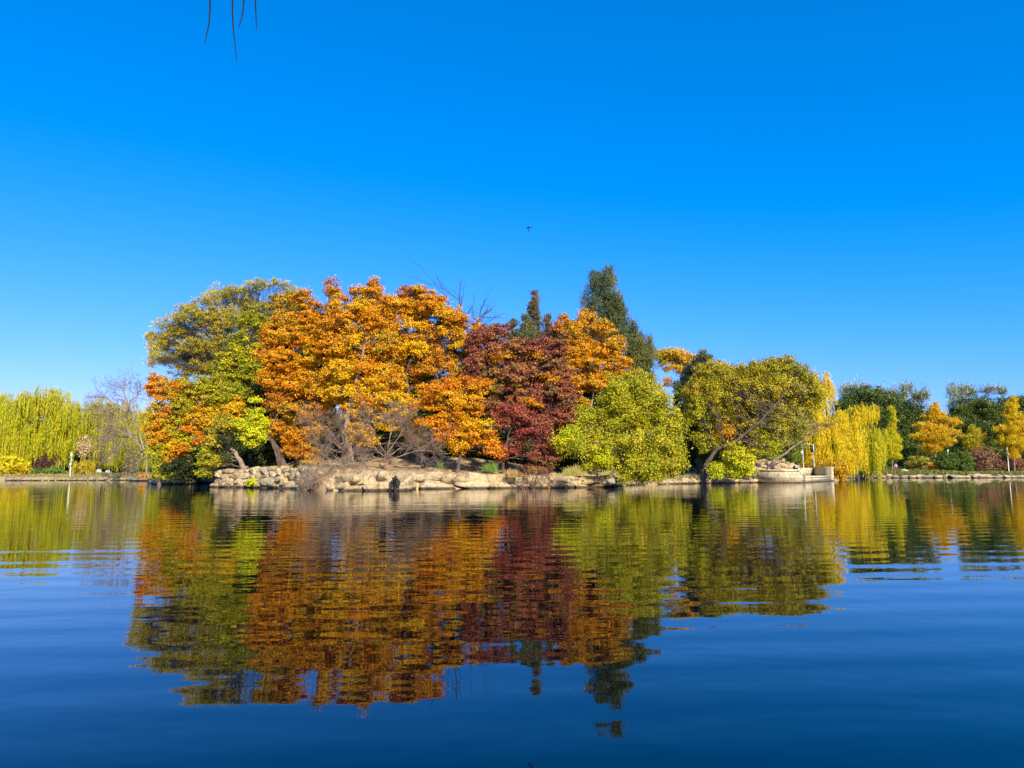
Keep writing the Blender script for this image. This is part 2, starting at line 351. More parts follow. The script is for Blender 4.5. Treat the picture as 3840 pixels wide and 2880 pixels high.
def tree(name, label, trunk, lobes, pal, cat='tree', group=None, Y=None, dens=420, leaf=.06, clump=.27, flat=.6, style='broad',
         tr=.18, seed=1, bark=None, lmat=None, twigs=1.0, gap=.0, nclump=5.2, base=None, paint=False, hue=2.6, crown_name='crown', depth=.85, fill=1.0):
    """trunk: list of (px, py) or (px, py, dY) from the foot up; lobes: (px, py, rx, rz[, palette[, dY]]) in photograph pixels at distance Y"""
    rng = np.random.RandomState(seed)
    T = []
    for q in trunk:
        T.append(P(q[0], q[1], Y + (q[2] if len(q) > 2 else 0)))
    T = np.array(T)
    T[0][2] = gz(T[0][0], T[0][1]) - .1
    root = empty(name, T[0], label, cat, group)
    tm = MB(); lm = MB()
    t = np.linspace(0, 1, len(T)); tt = np.linspace(0, 1, 4 * len(T))
    Tc = np.stack([np.interp(tt, t, T[:, k]) for k in range(3)], 1)
    Tc[1:-1] = (Tc[:-2] + Tc[1:-1] * 2 + Tc[2:]) / 4
    Tc[1:-1] += rng.normal(size=(len(Tc) - 2, 3)) * tr * .15
    rr = tr * (1 - .82 * tt) * (1 + .5 * np.exp(-tt * 14)); tm.tube(Tc, rr, 8)
    sc = Y / F
    if style in ('broad', 'upright') and len(lobes) > 6:
        ex = []
        for i in range(len(lobes)):
            for j in range(i + 1, len(lobes)):
                a, c_ = lobes[i], lobes[j]; q = math.hypot((a[0] - c_[0]) / (a[2] + c_[2]), (a[1] - c_[1]) / (a[3] + c_[3]))
                if .55 < q < 1.35 and rng.uniform() < .75:
                    ex.append(((a[0] + c_[0]) / 2, (a[1] + c_[1]) / 2, (a[2] + c_[2]) * .42, (a[3] + c_[3]) * .42, (a if rng.uniform() < .5 else c_)[4] if len(a) > 4 and len(c_) > 4 else None, rng.uniform(.2, 1.8)))
        rng.shuffle(ex); ex = [tuple(int(v) if isinstance(v, np.integer) else v for v in e) for e in ex]
        lobes = list(lobes) + ex[: int(len(lobes) * fill)]
    allc = []
    for li, lb in enumerate(lobes):
        px, py, rx, rz = lb[:4]; lp = np.array(lb[4] if len(lb) > 4 and lb[4] else pal); dY = lb[5] if len(lb) > 5 else rng.uniform(-.5, .5) * rx * sc * .6
        c = P(px, py, Y + dY); RX, RZ = rx * sc, rz * sc; RY = max(RX, min(RZ, RX * 1.6)) * depth
        area = math.pi * RX * RZ
        if style == 'weep': nclump = 1.7
        nc = max(5, int(area * nclump * (.42 / clump) ** 1.5 * 1.7))
        u = rng.normal(size=(nc, 3)); u /= np.linalg.norm(u, axis=1)[:, None]
        r = rng.uniform(0, 1, nc) ** .42 * np.where(rng.uniform(size=nc) < .14, 1.18, 1.03)
        r = r * (1 + .15 * snoise(u * 1.0, .8, seed * 7 + li))
        cc = c + u * r[:, None] * np.array([RX, RY, RZ])
        if style == 'cone':
            h = rng.uniform(0, 1, nc) ** 1.35; ang = rng.uniform(0, 6.283, nc); rad = (1 - h) ** .8 * rng.uniform(.35, 1, nc) ** .6
            rad *= (1 + .22 * np.sin(h * 23 + ang * 2 + li)) * rng.uniform(.75, 1.2, nc)
            cc = c + np.stack([RX * rad * np.cos(ang), RX * rad * np.sin(ang), -RZ + 2 * RZ * h], 1)
        if gap:
            cc = cc[snoise(cc, 1.1, seed + 31) > -1.9 + gap]
            nc = len(cc)
        if nc < 2: continue
        g0 = gz(cc[:, 0].mean(), cc[:, 1].mean())
        cc[:, 2] = np.maximum(cc[:, 2], g0 + .15)
        allc.append(cc)
        # limb from the trunk to the lobe, branches on to the clumps
        if style != 'cone':
            dd = np.linalg.norm(Tc - c, axis=1) + np.where(Tc[:, 2] > c[2] + .4, 6, 0); dd[: len(Tc) // 4] += 4
            k = int(np.argmin(dd)); start = Tc[k]
            limb = curve(start, c, rng, .06 if c[2] > start[2] else .12, 7, .09)
            r0 = max(.022, min(rr[k] * .7, .015 + .030 * max(RX, RZ))); tm.tube(limb, np.linspace(r0, r0 * .35, 7), 5)
            nb = int(min(nc, 70) * twigs)
            for q in rng.choice(nc, nb, replace=nb > nc):
                s0 = limb[rng.randint(2, 7)]; e0 = cc[q]
                br = curve(s0, e0, rng, .05, 4, .12); tm.tube(br, np.linspace(r0 * .32 + .006, .007, 4), 3)
        else:
            tm.tube([np.array([c[0], c[1], c[2] - RZ]), np.array([c[0], c[1], c[2] + RZ * .93])], [tr * .7, .02], 6)
            for q in rng.choice(nc, min(nc, 40), replace=False):
                e0 = cc[q]; tm.tube([np.array([c[0], c[1], e0[2] - .2]), e0], [.03, .008], 3)
        # leaves
        n = int(area * dens * (1.5 if style == 'broad' and Y < 90 else 1)); ci = rng.randint(0, nc, n)
        ck = rng.uniform(.6, 1.35, nc)[ci][:, None]
        if style == 'weep':
            # hanging strands
            ns = max(6, int(n / 22)); ci = rng.randint(0, nc, ns); st = cc[ci] + rng.normal(size=(ns, 3)) * clump * .5
            st[:, 2] += .2
            L = (rng.uniform(.5, 1.0, nc)[ci] * rng.uniform(.75, 1.05, ns)) * RZ * 1.5 + .8
            L = np.minimum(L, st[:, 2] - g0 - rng.uniform(.2, 1.4, ns)); L = np.maximum(L, .4)
            per = 22; f = np.linspace(0, 1, per)[None, :]
            out = (st[:, :2] - c[:2]); out /= np.linalg.norm(out, axis=1)[:, None] + 1e-6
            bow = np.sqrt(np.clip(f * 4, 0, 1)) * .35 
            Cx = st[:, 0:1] + out[:, 0:1] * bow + rng.normal(size=(ns, per)) * .04
            Cy = st[:, 1:2] + out[:, 1:2] * bow + rng.normal(size=(ns, per)) * .04
            Cz = st[:, 2:3] - f * L[:, None] + .25 * np.sin(np.clip(f * 6, 0, 3.14))
            C = np.stack([Cx, Cy, Cz], -1).reshape(-1, 3)
            sid = np.repeat(np.arange(ns), per)
            ti = (np.floor((snoise(st, hue, seed + 5) * .5 + .5 + rng.normal(size=ns) * .35) * len(lp)).astype(int)) % len(lp)
            col = lp[ti][sid] * rng.uniform(.8, 1.2, (len(C), 1))
            ax = np.stack([rng.normal(size=len(C)) * .12, rng.normal(size=len(C)) * .12, -np.ones(len(C))], 1)
            nr = rng.normal(size=(len(C), 3)); nr[:, 2] *= .3; nr[:, :2] += np.repeat(out, per, 0) * .5
            leaves(lm, C, np.clip(col, 0, .95), np.maximum(leaf * 3.2, (np.repeat(L, per) / per * .8)[:, None]), leaf * .62, nr, rng, ax)
            continue
        C = cc[ci] + rng.normal(size=(n, 3)) * np.array([clump, clump, clump * flat]) * ck * .66
        C[:, 2] = np.maximum(C[:, 2], g0 + .03)
        ti = (np.floor((snoise(cc, hue, seed + 5) * .45 + .5 + rng.normal(size=nc) * .22) * len(lp)).astype(int)).clip(0, len(lp) - 1)
        li2 = ti[ci]; sw = rng.uniform(size=n) < .18; li2 = np.where(sw, rng.randint(0, len(lp), n), li2)
        col = lp[li2] * rng.uniform(.68, 1.28, (n, 1))
        outw = (C - c) / np.array([RX, RY, RZ]); outw /= np.linalg.norm(outw, axis=1)[:, None] + 1e-6
        nr = outw * .55 + np.array([0, 0, .35]) + rng.normal(size=(n, 3)) * .6
        if style in ('cone', 'upright'):
            ax = np.stack([rng.normal(size=n) * .4, rng.normal(size=n) * .4, np.ones(n)], 1) + outw * .5
            leaves(lm, C, np.clip(col, 0, .95), leaf * 1.9, leaf * .6, nr, rng, ax)
        elif style == 'wispy':
            ax = np.stack([rng.normal(size=n) * .5, rng.normal(size=n) * .5, np.ones(n)], 1) + outw * .9
            leaves(lm, C, np.clip(col, 0, .95), leaf * 1.9, leaf * .6, nr, rng, ax)
        else:
            leaves(lm, C, np.clip(col, 0, .95), leaf * 1.15, leaf * .85, nr, rng)
    tm.build('trunk', bark or BARK, root, smooth=True)
    lm.build(crown_name, lmat or LEAF, root, color=True)
    if paint:
        pm = MB(); pm.tube(np.array([T[0], Tc[1] * .5 + Tc[0] * .5 + np.array([0, 0, .25])]), [tr * 1.62, tr * 1.35], 10); pm.build('painted_trunk_band', WHITE, root)
    return root

def shrub(name, label, px, py0, rx, h, pal, Y, cat='shrub', group=None, seed=1, dens=500, leaf=.06, clump=.25, style='broad', lmat=None, **k):
    """px centre, py0 = foot line, h = height in px"""
    return tree(name, label, [(px, py0), (px + 1, py0 - h * .45)], [(px, py0 - h * .52, rx, h * .52), (px - rx * .4, py0 - h * .35, rx * .55, h * .36), (px + rx * .42, py0 - h * .38, rx * .55, h * .36)],
                pal, cat, group, Y=Y, dens=dens, leaf=leaf, clump=clump, tr=.05, seed=seed, style=style, lmat=lmat, crown_name='foliage', **k)

def bare(name, label, starts, cat, Y, seed=1, levels=4, kids=(5, 5, 4, 4), ratio=.62, r0=.07, spread=.75, up=.15, material=None, group=None, tip=.008, curl=.14, leafcol=None, nleaf=0, leaf=.05):
    """starts: (px,py,dY, px2,py2,dY2) main limbs drawn first; each carries recursive twigs"""
    rng = np.random.RandomState(seed); tm = MB(); lm = MB()
    s0 = starts[0]; B = P(s0[0], s0[1], Y + s0[2]); B[2] = max(gz(B[0], B[1]) - .05, -.2)
    root = empty(name, B, label, cat, group); tips = []
    limbs = MB()
    def grow(p, d, L, r, lv):
        n = 4; pts = [p]; dd = d.copy()
        for i in range(n - 1):
            dd = dd + rng.normal(size=3) * curl + np.array([0, 0, up * .3]); dd /= np.linalg.norm(dd)
            pts.append(pts[-1] + dd * L / (n - 1))
        pts = np.array(pts); re = max(r * .5, tip * .7)
        (tm if lv > 1 else limbs).tube(pts, np.linspace(r, re, n), 3 if lv > 1 else 4)
        tips.append(pts[-1])
        if lv >= levels: return
        for k in range(kids[lv]):
            f = rng.uniform(.25, 1.0); i = min(int(f * (n - 1)), n - 2); q = pts[i] + (pts[i + 1] - pts[i]) * (f * (n - 1) - i)
            nd = dd + rng.normal(size=3) * spread; nd /= np.linalg.norm(nd)
            grow(q, nd, L * ratio * rng.uniform(.6, 1.2), max(r * .5, tip), lv + 1)
    for s in starts:
        a = P(s[0], s[1], Y + s[2]); b_ = P(s[3], s[4], Y + s[5])
        if s is starts[0]: a = np.array(B)
        L = np.linalg.norm(b_ - a); q = curve(a, b_, rng, .05, 6, .06); rr0 = r0 * (s[6] if len(s) > 6 else 1)
        limbs.tube(q, np.linspace(rr0, rr0 * .4, 6), 6)
        for k in range(kids[0] * 2):
            f = rng.uniform(.3, 1); i = min(int(f * 5), 4); qq = q[i] + (q[i + 1] - q[i]) * (f * 5 - i)
            nd = (b_ - a) / L + rng.normal(size=3) * spread; nd /= np.linalg.norm(nd)
            grow(qq, nd, L * .5 * rng.uniform(.6, 1.1), rr0 * .35, 1)
    limbs.build('trunk', material or TWIG, root, smooth=True)
    tm.build('twigs', material or TWIG, root)
    if nleaf:
        tp = np.array(tips); C = tp[rng.randint(0, len(tp), nleaf)] + rng.normal(size=(nleaf, 3)) * .12
        lp = np.array(leafcol); col = lp[rng.randint(0, len(lp), nleaf)] * rng.uniform(.8, 1.2, (nleaf, 1))
        leaves(lm, C, col, leaf, leaf * .8, rng.normal(size=(nleaf, 3)), rng); lm.build('foliage', LEAF, root, color=True)
    return root

# ------------------------------------------------------------------ rocks
def ico(sub=3):
    import bmesh
    bm = bmesh.new(); bmesh.ops.create_icosphere(bm, subdivisions=sub, radius=1)
    V = np.array([v.co[:] for v in bm.verts]); T = np.array([[v.index for v in f.verts] for f in bm.faces]); bm.free(); return V, T
ICO2 = ico(2); ICO3 = ico(3)
def rock_shape(size, rng, base=ICO3, cuts=9, box=.7):
    V, T = base; V = V.copy()
    V = np.sign(V) * np.abs(V) ** box
    V *= 1 + .10 * snoise(V, .9, rng.randint(1 << 20))[:, None] * .5
    V *= 1 + .05 * snoise(V, .35, rng.randint(1 << 20))[:, None]
    for k in range(cuts + 6):
        n = rng.normal(size=3); n /= np.linalg.norm(n); d = rng.uniform(.62, .95) * (1 if box > .6 else 1.22); e = V @ n - d
        V = V - np.maximum(e, 0)[:, None] * n
    V += .02 * rng.normal(size=V.shape)
    a = rng.uniform(-.25, .25); c, s_ = math.cos(a), math.sin(a)
    V = V * np.array(size) / 2
    return np.stack([V[:, 0] * c - V[:, 2] * s_, V[:, 1], V[:, 0] * s_ + V[:, 2] * c], 1), T
def boulder(name, label, x, y, size, seed, mat_=None, group=None, sink=.25, rz=0, cat='rock', z=None):
    rng = np.random.RandomState(seed); V, T = rock_shape(size, rng, cuts=12, box=.75)
    c, s_ = math.cos(rz), math.sin(rz); V = np.stack([V[:, 0] * c - V[:, 1] * s_, V[:, 0] * s_ + V[:, 1] * c, V[:, 2]], 1)
    b = MB(); b.tris(V, T); o = b.build(name, mat_ or ROCK)
    if z is None: z = max(gz(x, y), -.05)
    o.location = (x, y, z + size[2] * (.5 - sink)); return tag(o, label, cat, group)

def rock_wall(name, label, pts, heights, rows, wid, seed, m, lean=.1, rough=1.0):
    """dry laid bank: courses of irregular stones along a polyline of (x, y)"""
    rng = np.random.RandomState(seed); b = MB(); pts = np.array(pts, float)
    seg = np.linalg.norm(np.diff(pts, axis=0), axis=1); cum = np.concatenate([[0], np.cumsum(seg)]); L = cum[-1]
    for r in range(rows):
        s = -rng.uniform(0, .4)
        while s < L:
            wd = rng.uniform(*wid) * (1.15 if r == 0 else 1); sc_ = s + wd / 2
            x = np.interp(sc_, cum, pts[:, 0]); y = np.interp(sc_, cum, pts[:, 1]); i = min(max(np.searchsorted(cum, sc_) - 1, 0), len(seg) - 1)
            d = (pts[i + 1] - pts[i]) / seg[i]; H = np.interp(sc_, cum, heights); hh = H / rows
            z = -.12 + hh * (r + .5) + rng.normal() * .05 * rough
            dep = rng.uniform(.5, .9)
            V, T = rock_shape((wd * 1.2, dep, hh * rng.uniform(1.15, 1.6)), rng, ICO3, 4, .32)
            inn = np.array([-d[1], d[0]]); inn = inn if inn[1] > 0 else -inn
            off = .08 + lean * r + rng.uniform(-.16, .16) * rough
            V = V + 0
            xx = x + V[:, 0] * d[0] + (V[:, 1] + off + .1) * inn[0]; yy = y + V[:, 0] * d[1] + (V[:, 1] + off + .1) * inn[1]
            b.tris(np.stack([xx, yy, V[:, 2] + z], 1), T)
            s += wd * rng.uniform(.86, 1.0)
    o = b.build(name, m); return tag(o, label, 'stone wall')
def wpts(l): return [W(a, c_)[:2] for a, c_ in l]
rock_wall('stone_wall', 'rubble stone wall of pale blocks at the water under the leaning maple', wpts([(803, 1827), (950, 1829), (1100, 1833), (1175, 1838)]), [1.45, 1.6, 1.6, 1.4], 4, (.4, 1.1), 3, ROCK)
rock_wall('rock_bank', 'low broken rock bank behind the grey brushwood in the middle of the island shore', wpts([(1175, 1838), (1300, 1841), (1480, 1841), (1500, 1840)]), [1.0, .9, .95, 1.1], 2, (.6, 1.9), 4, ROCK, .5, 1.6)
rock_wall('slab_wall', 'smooth tan rock ledge of big slabs below the flame orange and red trees', wpts([(1500, 1839), (1560, 1834), (1900, 1832), (2040, 1830.5)]), [1.2, 1.15, 1.05, .95], 2, (.9, 2.6), 5, ROCK, .3, 1.2)
rock_wall('stacked_stone_wall', 'stacked flat stones at the water left of the big yellow green bush', wpts([(2040, 1830.5), (2280, 1827), (2330, 1821)]), [.95, 1.0, .8], 3, (.6, 1.7), 6, ROCK, .12)
rock_wall('islet_edging', 'low rock edging under the leftmost orange maple', wpts([(562, 1812), (600, 1816), (690, 1815.5)]), [.5, .6, .5], 1, (.8, 1.8), 7, ROCK)
rock_wall('shaded_bank', 'dark shaded rock bank in the cove between the maple and the rubble wall', wpts([(690, 1815), (735, 1812.5), (797, 1813)]), [.5, .4, .5], 1, (.6, 1.2), 8, ROCKG)
rock_wall('low_rock_edging', 'low tan rock edging from the yellow green bush to the stone terrace', wpts([(2335, 1820.5), (2450, 1816.5), (2600, 1813.5), (2838, 1810)]), [.5, .42, .45, .5], 1, (.7, 2.0), 9, ROCK)

# single boulders on the island
for i, (px, py, wpx, hpx, lab) in enumerate([
    (1045, 1768, 30, 22, 'rounded pale boulder on top of the rubble wall beside the leaning trunk'),
    (1110, 1777, 46, 22, 'long pale boulder on the right end of the rubble wall'),
    (815, 1782, 24, 16, 'square block at the left end of the rubble wall'),
    (1385, 1815, 64, 40, 'dark grey boulder at the water under the grey brushwood'),
    (2290, 1805, 34, 24, 'square brown boulder at the end of the stacked wall')]):
    Yb = W(px, 1833)[1] + (1 if i < 7 else 9); c = P(px, py, Yb); k = Yb / F
    boulder('boulder', lab, c[0], Yb, (wpx * k, wpx * k * .9, hpx * k * 1.3), 40 + i, ROCKG if i in (3, 4) else ROCK, z=c[2] - hpx * k * .65, sink=0)

# rockery mound behind the terrace
b = MB(); rng = np.random.RandomState(5)
for k in range(170):
    px = rng.uniform(2800, 2985); t = (px - 2800) / 185; top = 1708 + abs(t - .45) * 70
    py = rng.uniform(top, 1766); Yk = 88 + (1766 - py) * .05 + rng.uniform(0, 1); c = P(px, py, Yk)
    s_ = rng.uniform(.3, .75); V, T = rock_shape((s_ * 1.7, s_, s_ * .55), rng, ICO2, 5, .4); b.tris(V + c, T)
tag(b.build('rockery', ROCK), 'mound of stacked tan rocks behind the stone terrace', 'rockery')

# ------------------------------------------------------------------ the island trees
G_IS = 'island trees'
tree('umbrella_willow', 'grey green willow with a wide umbrella crown of feathery tufts above the left maple', [(850, 1800), (835, 1700), (820, 1620), (850, 1500), (880, 1400)],
     [(600, 1290, 47, 56), (640, 1235, 61, 53), (725, 1175, 73, 47), (690, 1250, 67, 44, None, 2), (800, 1200, 78, 56), (850, 1110, 82, 47), (960, 1068, 51, 24), (905, 1085, 38, 17), (1048, 1068, 44, 20),
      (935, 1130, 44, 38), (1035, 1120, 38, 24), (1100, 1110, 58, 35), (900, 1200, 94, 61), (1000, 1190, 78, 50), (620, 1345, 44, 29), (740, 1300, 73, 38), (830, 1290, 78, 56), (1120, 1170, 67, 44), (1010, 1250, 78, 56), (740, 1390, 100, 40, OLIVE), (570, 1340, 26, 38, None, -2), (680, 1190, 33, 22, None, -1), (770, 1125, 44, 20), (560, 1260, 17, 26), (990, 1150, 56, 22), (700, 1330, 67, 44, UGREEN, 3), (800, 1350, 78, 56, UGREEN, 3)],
     [(.62, .50, .03), (.72, .56, .03), (.48, .42, .04), (.40, .36, .05)], 'willow', G_IS, Y=77, dens=560, leaf=.05, clump=.30, flat=.5, style='wispy', tr=.36, seed=11, gap=.5, twigs=2.0, depth=.6, bark=TWIGD, fill=.5)
tree('maple', 'leftmost orange and yellow maple leaning over its own small islet', [(598, 1800), (600, 1770), (625, 1690), (660, 1620), (680, 1520)],
     [(600, 1450, 48, 40, ORANGE), (570, 1480, 34, 26, FLAME), (575, 1418, 16, 24, ORANGE), (660, 1460, 60, 48, MIXLEFT), (750, 1445, 66, 42, GREENY), (600, 1545, 56, 50, MIXLEFT), (690, 1550, 62, 44, OLIVE), (790, 1490, 66, 40, OLIVE), (860, 1470, 50, 40, GREENY), (880, 1540, 50, 34, GOLD), (820, 1440, 50, 34, OLIVE), (830, 1570, 60, 24, GOLD),
      (590, 1630, 44, 44, ORANGE), (640, 1660, 36, 40, GOLD), (760, 1560, 60, 30, GOLD), (720, 1610, 44, 28, FLAME), (750, 1655, 34, 16, FLAME), (690, 1680, 40, 34, MIXLEFT), (650, 1710, 28, 26, ORANGE),
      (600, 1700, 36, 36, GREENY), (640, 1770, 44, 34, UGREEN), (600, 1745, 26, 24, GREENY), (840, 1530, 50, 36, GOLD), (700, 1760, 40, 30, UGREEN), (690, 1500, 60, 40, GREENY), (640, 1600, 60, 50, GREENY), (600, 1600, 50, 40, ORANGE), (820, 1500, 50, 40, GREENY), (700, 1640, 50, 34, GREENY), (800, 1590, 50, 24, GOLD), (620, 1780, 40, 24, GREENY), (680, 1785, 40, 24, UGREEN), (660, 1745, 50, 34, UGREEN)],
     MIXLEFT, 'maple', G_IS, Y=67, seed=12, tr=.2, dens=560, flat=.55, bark=BARKL, gap=1.4)
tree('maple', 'yellow green maple between the umbrella willow and the big orange maples', [(1010, 1770), (1000, 1650), (960, 1500), (950, 1350)],
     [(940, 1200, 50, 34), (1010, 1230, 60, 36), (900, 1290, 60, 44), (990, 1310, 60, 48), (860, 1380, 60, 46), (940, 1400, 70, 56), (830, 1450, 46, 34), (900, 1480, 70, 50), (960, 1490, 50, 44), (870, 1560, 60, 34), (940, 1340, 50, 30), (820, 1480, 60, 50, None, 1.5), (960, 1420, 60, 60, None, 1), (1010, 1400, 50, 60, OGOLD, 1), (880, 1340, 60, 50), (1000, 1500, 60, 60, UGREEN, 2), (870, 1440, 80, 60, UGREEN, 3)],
     GREENY, 'maple', G_IS, Y=71, seed=13, tr=.22, dens=560, flat=.45, gap=1.4)
tree('maple', 'small bright lemon yellow maple hanging over the dark cove', [(1050, 1768), (1035, 1700), (1010, 1640), (960, 1600)],
     [(905, 1590, 44, 22), (950, 1560, 40, 28), (930, 1620, 44, 26), (965, 1600, 34, 34), (945, 1660, 22, 12), (975, 1640, 20, 14), (955, 1500, 14, 14)],
     CHART, 'maple', G_IS, Y=59, seed=14, tr=.12, dens=560, flat=.4, clump=.35)
tree('maple', 'olive yellow maple with a pale trunk leaning left from the rubble wall', [(922, 1772), (905, 1740), (885, 1700), (850, 1650), (820, 1600)],
     [(780, 1700, 40, 22, GREENY), (770, 1740, 30, 24, GREENY), (800, 1730, 34, 30, OLIVE), (850, 1690, 46, 30, UGREEN), (870, 1640, 50, 30, UGREEN), (800, 1650, 44, 30, OLIVE), (840, 1590, 60, 36, OLIVE), (760, 1775, 26, 18, GREENY)],
     GREENY, 'maple', G_IS, Y=59, seed=15, tr=.26, dens=420, bark=BARKL, flat=.5, gap=.3)
tree('maple', 'broad rusty orange maple left of the tall orange one', [(1060, 1775), (1050, 1700), (1010, 1640), (1040, 1560), (1080, 1420), (1090, 1300)],
     [(1070, 1130, 40, 34, OGOLD), (1120, 1120, 34, 26, RUST), (1160, 1110, 26, 30, RUST), (1080, 1190, 66, 44, OGOLD), (1170, 1180, 60, 48, ORANGE), (1030, 1260, 60, 44, ORANGE), (1110, 1270, 80, 50, ORANGE), (1000, 1330, 56, 40, ORANGE), (1070, 1350, 80, 50, ORANGE), (1170, 1340, 80, 60, GOLD),
      (1010, 1420, 54, 44, ORANGE), (1100, 1450, 80, 50, ORANGE), (1190, 1440, 70, 60, OGOLD), (1030, 1510, 60, 40, RUST), (1110, 1540, 80, 50, OGOLD), (1030, 1600, 54, 34, RUST), (1080, 1630, 56, 34, ORANGE), (1200, 1540, 60, 50, ORANGE), (1200, 1240, 60, 50, OGOLD, 1), (1210, 1350, 60, 60, ORANGE, 1), (1130, 1200, 60, 50, GREENY, 2), (1180, 1600, 60, 50, OGOLD, 1), (1140, 1700, 50, 34, RUST), (1160, 1750, 32, 34, ORANGE), (1100, 1680, 46, 30, RUST)],
     ORANGE, 'maple', G_IS, Y=62, seed=16, tr=.3, dens=560, flat=.55, gap=1.45)
tree('maple', 'tallest orange maple with ragged upright tops in the middle of the island', [(1310, 1770), (1305, 1650), (1300, 1550), (1340, 1430), (1370, 1300), (1350, 1180)],
     [(1243, 1085, 22, 40, RUST), (1270, 1130, 34, 40, ORANGE), (1340, 1095, 34, 24, ORANGE), (1400, 1075, 32, 38, ORANGE), (1370, 1150, 54, 44, GOLD), (1290, 1200, 66, 44, ORANGE), (1400, 1200, 60, 48, ORANGE), (1240, 1170, 30, 34, RUST), (1470, 1130, 40, 34, ORANGE),
      (1330, 1280, 80, 46, GOLD), (1240, 1300, 70, 50, ORANGE), (1430, 1280, 50, 44, OGOLD), (1270, 1390, 90, 46, GOLD), (1370, 1370, 60, 40, ORANGE), (1400, 1440, 60, 34, GOLD), (1300, 1470, 90, 40, GOLD), (1440, 1500, 70, 40, GOLD), (1380, 1510, 60, 34, ORANGE),
      (1330, 1540, 60, 34, GOLD), (1530, 1530, 60, 46, GOLD), (1500, 1590, 56, 34, GOLD), (1340, 1620, 56, 30, GOLD), (1440, 1590, 40, 30, GOLD), (1555, 1600, 36, 50, GOLD), (1570, 1660, 22, 26, ORANGE), (1380, 1650, 34, 20, GOLD), (1460, 1200, 50, 50, ORANGE, 1), (1450, 1330, 60, 60, OGOLD, 1.5), (1230, 1230, 40, 50, RUST, .5), (1460, 1420, 60, 50, ORANGE, 1), (1240, 1460, 60, 60, ORANGE, 1.5)],
     ORANGE, 'maple', G_IS, Y=60, seed=17, tr=.32, dens=620, flat=.55, gap=1.45, bark=BARKL)
tree('maple', 'orange maple with an open fan of dark limbs right of the tallest one', [(1545, 1768), (1540, 1640), (1535, 1500), (1520, 1400), (1560, 1300), (1580, 1180)],
     [(1530, 1090, 36, 22, RUST), (1590, 1095, 44, 26, ORANGE), (1640, 1110, 34, 24, ORANGE), (1500, 1150, 50, 34, ORANGE), (1600, 1150, 66, 30, ORANGE), (1670, 1170, 50, 40, GOLD), (1720, 1200, 46, 34, ORANGE), (1560, 1220, 66, 34, GOLD), (1660, 1240, 60, 34, ORANGE), (1740, 1250, 44, 30, GOLD), (1790, 1225, 22, 26, RUST),
      (1480, 1250, 40, 30, GOLD), (1550, 1310, 70, 40, GOLD), (1640, 1330, 60, 44, RUST), (1720, 1300, 46, 28, GOLD), (1600, 1390, 60, 30, RUST), (1700, 1370, 40, 50, OGOLD), (1440, 1340, 50, 40, GOLD), (1480, 1430, 60, 40, GOLD), (1740, 1400, 34, 40, RUST), (1560, 1160, 50, 50, OGOLD, 1), (1620, 1290, 90, 60, RUST, 2), (1490, 1370, 60, 60, ORANGE, 1.5), (1690, 1440, 60, 50, OGOLD, 2), (1560, 1450, 70, 60, GREENY, 2.5), (1780, 1340, 40, 50, RUST, 1)],
     ORANGE, 'maple', G_IS, Y=62, seed=18, tr=.24, dens=560, flat=.55, gap=1.45, twigs=1.3)
tree('maple', 'flame orange maple with layered boughs and a bare lower trunk above the slabs', [(1712, 1772), (1722, 1740), (1727, 1690), (1700, 1600), (1690, 1520)],
     [(1640, 1450, 66, 34, FLAME), (1760, 1440, 46, 30, FLAME), (1800, 1440, 34, 30, FLAME), (1590, 1510, 46, 30, FLAME), (1700, 1500, 66, 38, ORANGE), (1780, 1500, 34, 34, FLAME), (1620, 1585, 46, 24, FLAME), (1700, 1580, 70, 34, ORANGE), (1780, 1590, 50, 34, GOLD), (1690, 1640, 70, 28, FLAME),
      (1800, 1640, 56, 34, ORANGE), (1740, 1670, 34, 24, GOLD), (1840, 1670, 34, 30, FLAME), (1720, 1690, 26, 16, ORANGE), (1860, 1690, 20, 24, FLAME)],
     FLAME, 'maple', G_IS, Y=56, seed=19, tr=.17, dens=660, flat=.4, gap=1.4, clump=.36)
tree('maple', 'tall dark red maple in the centre right of the island', [(1900, 1760), (1890, 1700), (1905, 1600), (1900, 1450), (1920, 1350)],
     [(1830, 1250, 50, 34), (1880, 1240, 34, 30), (1800, 1310, 50, 46), (1880, 1310, 66, 44), (1960, 1300, 54, 44), (2040, 1290, 50, 50), (1830, 1390, 60, 50), (1920, 1400, 70, 50), (2000, 1380, 66, 56), (2070, 1370, 50, 60),
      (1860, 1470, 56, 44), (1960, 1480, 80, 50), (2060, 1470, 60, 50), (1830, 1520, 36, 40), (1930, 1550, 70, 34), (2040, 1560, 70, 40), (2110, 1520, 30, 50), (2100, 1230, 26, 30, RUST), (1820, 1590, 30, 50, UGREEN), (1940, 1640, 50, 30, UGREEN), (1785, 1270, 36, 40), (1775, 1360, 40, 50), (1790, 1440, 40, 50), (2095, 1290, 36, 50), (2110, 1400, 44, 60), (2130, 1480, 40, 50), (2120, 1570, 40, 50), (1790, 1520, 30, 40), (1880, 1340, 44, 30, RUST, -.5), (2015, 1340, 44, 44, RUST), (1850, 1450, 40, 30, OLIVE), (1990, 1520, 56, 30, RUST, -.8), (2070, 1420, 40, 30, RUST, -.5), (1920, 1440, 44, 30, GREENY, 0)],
     DRED, 'maple', G_IS, Y=61, seed=20, tr=.22, dens=640, flat=.5, gap=1.4, leaf=.062)
